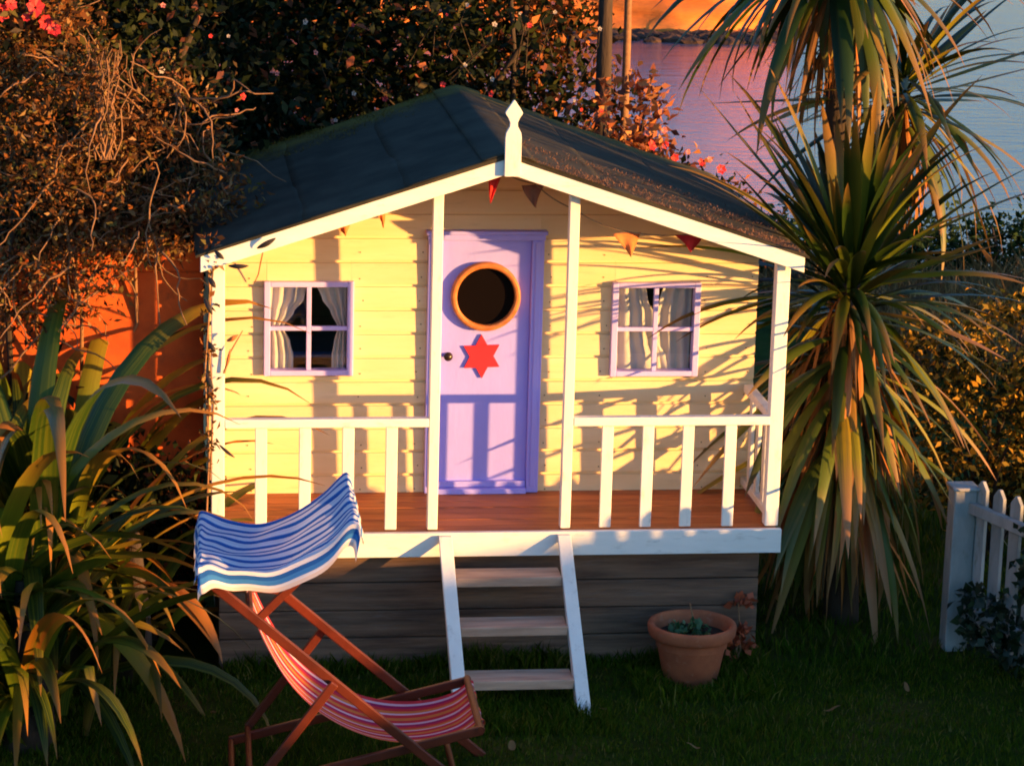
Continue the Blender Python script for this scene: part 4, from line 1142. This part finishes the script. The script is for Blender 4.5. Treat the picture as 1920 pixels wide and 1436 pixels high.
def tufts(n, box, h, w, mat, name, rng, label, cat, lean=0.35, patches=True):
    x0, x1, y0, y1 = box
    X = rng.uniform(x0, x1, n); Y = rng.uniform(y0, y1, n)
    Z = terrain(X, Y)
    hh = h * (0.5 + rng.random(n)) * (0.85 + 0.30 * np.sin(X * 3.1 + Y * 1.7) * np.sin(Y * 4.3 - X) + 0.28 * np.sin(X * 11.3 + 2 * np.sin(Y * 7)) * np.sin(Y * 13.1 + X * 4)) if patches else h * (0.5 + rng.random(n))
    a = rng.uniform(0, 2 * PI, n); la = rng.uniform(0, 2 * PI, n); ln = lean * rng.random(n) * hh
    s = np.stack([np.cos(a), np.sin(a), 0 * a], 1) * (w * (0.6 + 0.8 * rng.random(n)))[:, None] / 2
    base = np.stack([X, Y, Z - 0.003], 1)
    tip = base + np.stack([np.cos(la) * ln, np.sin(la) * ln, hh], 1)
    mid = base + np.stack([np.cos(la) * ln * .3, np.sin(la) * ln * .3, hh * .55], 1)
    Vv = np.stack([base - s, base + s, mid + s * .8, tip, mid - s * .8], 1)
    return tag(link(name, np_mesh(name, Vv, 5, mat)), label, cat, kind='stuff')
rng = np.random.default_rng(41)
tufts(60000, (-2.6, 2.6, -1.75, 0.02), 0.034, 0.0045, M['grass'], 'lawn_grass', rng, 'short dark green grass of the lawn', 'grass', 0.8)
tufts(16000, (1.1, 4.5, 0.0, 2.5), 0.06, 0.006, M['grass'], 'rough_grass', rng, 'rough dark grass under the palms and along the fence', 'grass', 0.8)
tufts(2600, (-0.22, 0.40, -0.82, -0.50), 0.055, 0.005, M['grass'], 'step_grass', rng, 'longer grass tufts round the foot of the steps', 'grass', 0.9)
tufts(14000, (2.8, 7.0, 5.0, 7.9), 0.22, 0.012, M['straw'], 'dry_grass', rng, 'dry orange brown grass in front of the far hedge', 'grass', 0.9)

tufts(3000, (-1.15, 1.12, -0.09, 0.0), 0.085, 0.006, M['grass'], 'edge_grass', rng, 'longer uncut grass along the foot of the plank skirt', 'grass', 0.9)
tufts(2600, (0.55, 1.15, -0.5, -0.05), 0.075, 0.006, M['grass'], 'pot_grass', rng, 'uncut grass round the terracotta pot', 'grass', 0.9)
# ------------------------------------------------------------------ picket fence
pf = thing('picket_fence', 'white picket fence with a square end post at the right edge', 'fence', (2.05, 0.15, GZ))
MB().box(1.995, 2.095, 0.10, 0.20, GZ - 0.05, 0.120).build('end_post', M['post'], pf, bevel=0.006)
MB().box(1.985, 2.105, 0.09, 0.21, 0.1205, 0.136).build('post_cap', M['post'], pf, bevel=0.005)
fd = Vector((0.36, -0.93, 0)).normalized(); fn_ = Vector((-fd.y, fd.x, 0))
f0 = Vector((2.075, 0.11, 0))
for z in (0.045, -0.42):
    MB().bar(f0 + Vector((0, 0, z)), f0 + fd * 1.6 + Vector((0, 0, z - 0.01)), 0.05, 0.035, Vector((0, 0, 1)).cross(fd) if False else fn_).build('fence_rail', M['post'], pf, bevel=0.004)
for k in range(14):
    c = f0 + fd * (0.035 + 0.118 * k) + fn_ * 0.029
    hw = 0.034
    top = 0.165 + random.uniform(-.006, .006)
    pts = [(-hw, -0.56), (hw, -0.56), (hw, top - 0.035), (0.006, top), (-0.006, top), (-hw, top - 0.035)]
    b = MB(); b.prism(pts, -0.009, 0.009)
    for v in b.bm.verts: v.co = c + fd * v.co.x + fn_ * v.co.y + Vector((0, 0, v.co.z))
    b.build('picket', M['post'], pf, bevel=0.002)
t = thing('fence_vine', 'dark ivy growing over the lower part of the picket fence', 'plant', (2.2, -0.1, GZ))
bl = [(2.12, 0.02, -0.42, 0.10, 0.08, 0.12), (2.20, -0.16, -0.36, 0.06, 0.10, 0.12), (2.26, -0.3, -0.1, 0.05, 0.08, 0.16), (2.22, -0.22, -0.45, 0.10, 0.12, 0.12), (2.3, -0.42, -0.3, 0.08, 0.1, 0.2)]
Vv, cc = leaf_cloud(bl, 900, 0.05, np.random.default_rng(51), 0.03, 8, 0.8)
link('leaves', np_mesh('leaves', Vv, 4, M['ivy']), None, t, 'stuff')
stems([[Vector((2.2, -0.1, GZ)), Vector(cc[k]).lerp(Vector((2.2, -.1, GZ)), .5), Vector(cc[k])] for k in range(0, len(cc), 6)], 0.004, M['bark'], 'stems', t)

# ------------------------------------------------------------------ vine on the left corner of the porch
vn = thing('climbing_vine', 'thin vine with dark leaves on the left porch post and eave', 'vine', (-1.21, 0.0, GZ))
P = []
for (pts) in (((386, 1000), (392, 850), (384, 700), (394, 560), (388, 470), (410, 460), (470, 462)), ((394, 900), (400, 760), (390, 620), (400, 500), (440, 480), (500, 452)), ((420, 700), (432, 660), (455, 620)), ((390, 520), (402, 505), (425, 492))):
    P.append([at(u, v, -0.012 - 0.01 * (i % 2)) for i, (u, v) in enumerate(pts)])
stems(P, 0.005, M['twig'], 'stems', vn)
def oval(u0, v0, u1, v1, w, Y=-0.07, mat='vineleaf'):
    a, b_ = at(u0, v0, Y), at(u1, v1, Y - 0.02)
    d = b_ - a; n_ = Vector((0, -1, 0)); s = d.cross(n_).normalized()
    def fn(u, v):
        return a + d * u + s * ((v - .5) * w * math.sin(PI * (0.06 + 0.90 * u)) ** .8) + n_ * (0.012 * math.sin(PI * u) - 0.008 * abs(v - .5))
    o = MB().grid(fn, 8, 4).build('leaf', M[mat], vn, smooth=True)
oval(482, 466, 517, 447, 0.022); oval(428, 499, 466, 499, 0.02); oval(411, 834, 440, 858, 0.014); oval(402, 470, 420, 486, 0.02); oval(392, 520, 404, 540, 0.022)
oval(384, 560, 398, 590, 0.02); oval(390, 640, 404, 660, 0.02); oval(386, 700, 400, 730, 0.02); oval(425, 640, 447, 628, 0.02, -0.03, 'flag_orange'); oval(424, 690, 432, 655, 0.014, -0.03, 'flag_orange')
Vv, cc = leaf_cloud([(at(392, v, -0.02).x, -0.03, at(392, v, -0.02).z, 0.03, 0.03, 0.10) for v in (480, 560, 650, 740, 840)], 170, 0.03, np.random.default_rng(61), 0.012, 5, .5)
link('small_leaves', np_mesh('small_leaves', Vv, 4, M['dry']), None, vn, 'stuff')

# ------------------------------------------------------------------ fallen leaves on the lawn
rl = random.Random(91)
for (u_, v_, where) in ((1412, 1296, 'right of the terracotta pot'), (1130, 1330, 'right of the foot of the steps'), (960, 1400, 'below the steps'), (400, 1336, 'left of the deckchair, by the flax'),
                        (1560, 1330, 'in the right half'), (1700, 1290, 'before the palm, left of the fence'), (1300, 1400, 'below the pot near the bottom')):
    d_ = FW + RT * ((u_ - 960) / FPX) + UP * ((718 - v_) / FPX)
    q_ = CAM + d_ * ((GZ + 0.03 - CAM.z) / d_.z)
    x, y, z = q_.x, q_.y, GZ + 0.036
    a = rl.uniform(0, 2 * PI); L_, W_ = rl.uniform(.045, .07), rl.uniform(.02, .032)
    def fn(u, v):
        lx = (u - .5) * L_; ly = (v - .5) * W_ * math.sin(PI * (.05 + .9 * u))
        return (x + lx * math.cos(a) - ly * math.sin(a), y + lx * math.sin(a) + ly * math.cos(a), z + 0.012 * math.cos(u * 4) + 0.25 * abs(ly))
    tag(MB().grid(fn, 6, 4).build('fallen_leaf', M['straw'], smooth=True), 'small dry fallen leaf on the lawn ' + where, 'leaf', 'fallen leaves on the lawn')
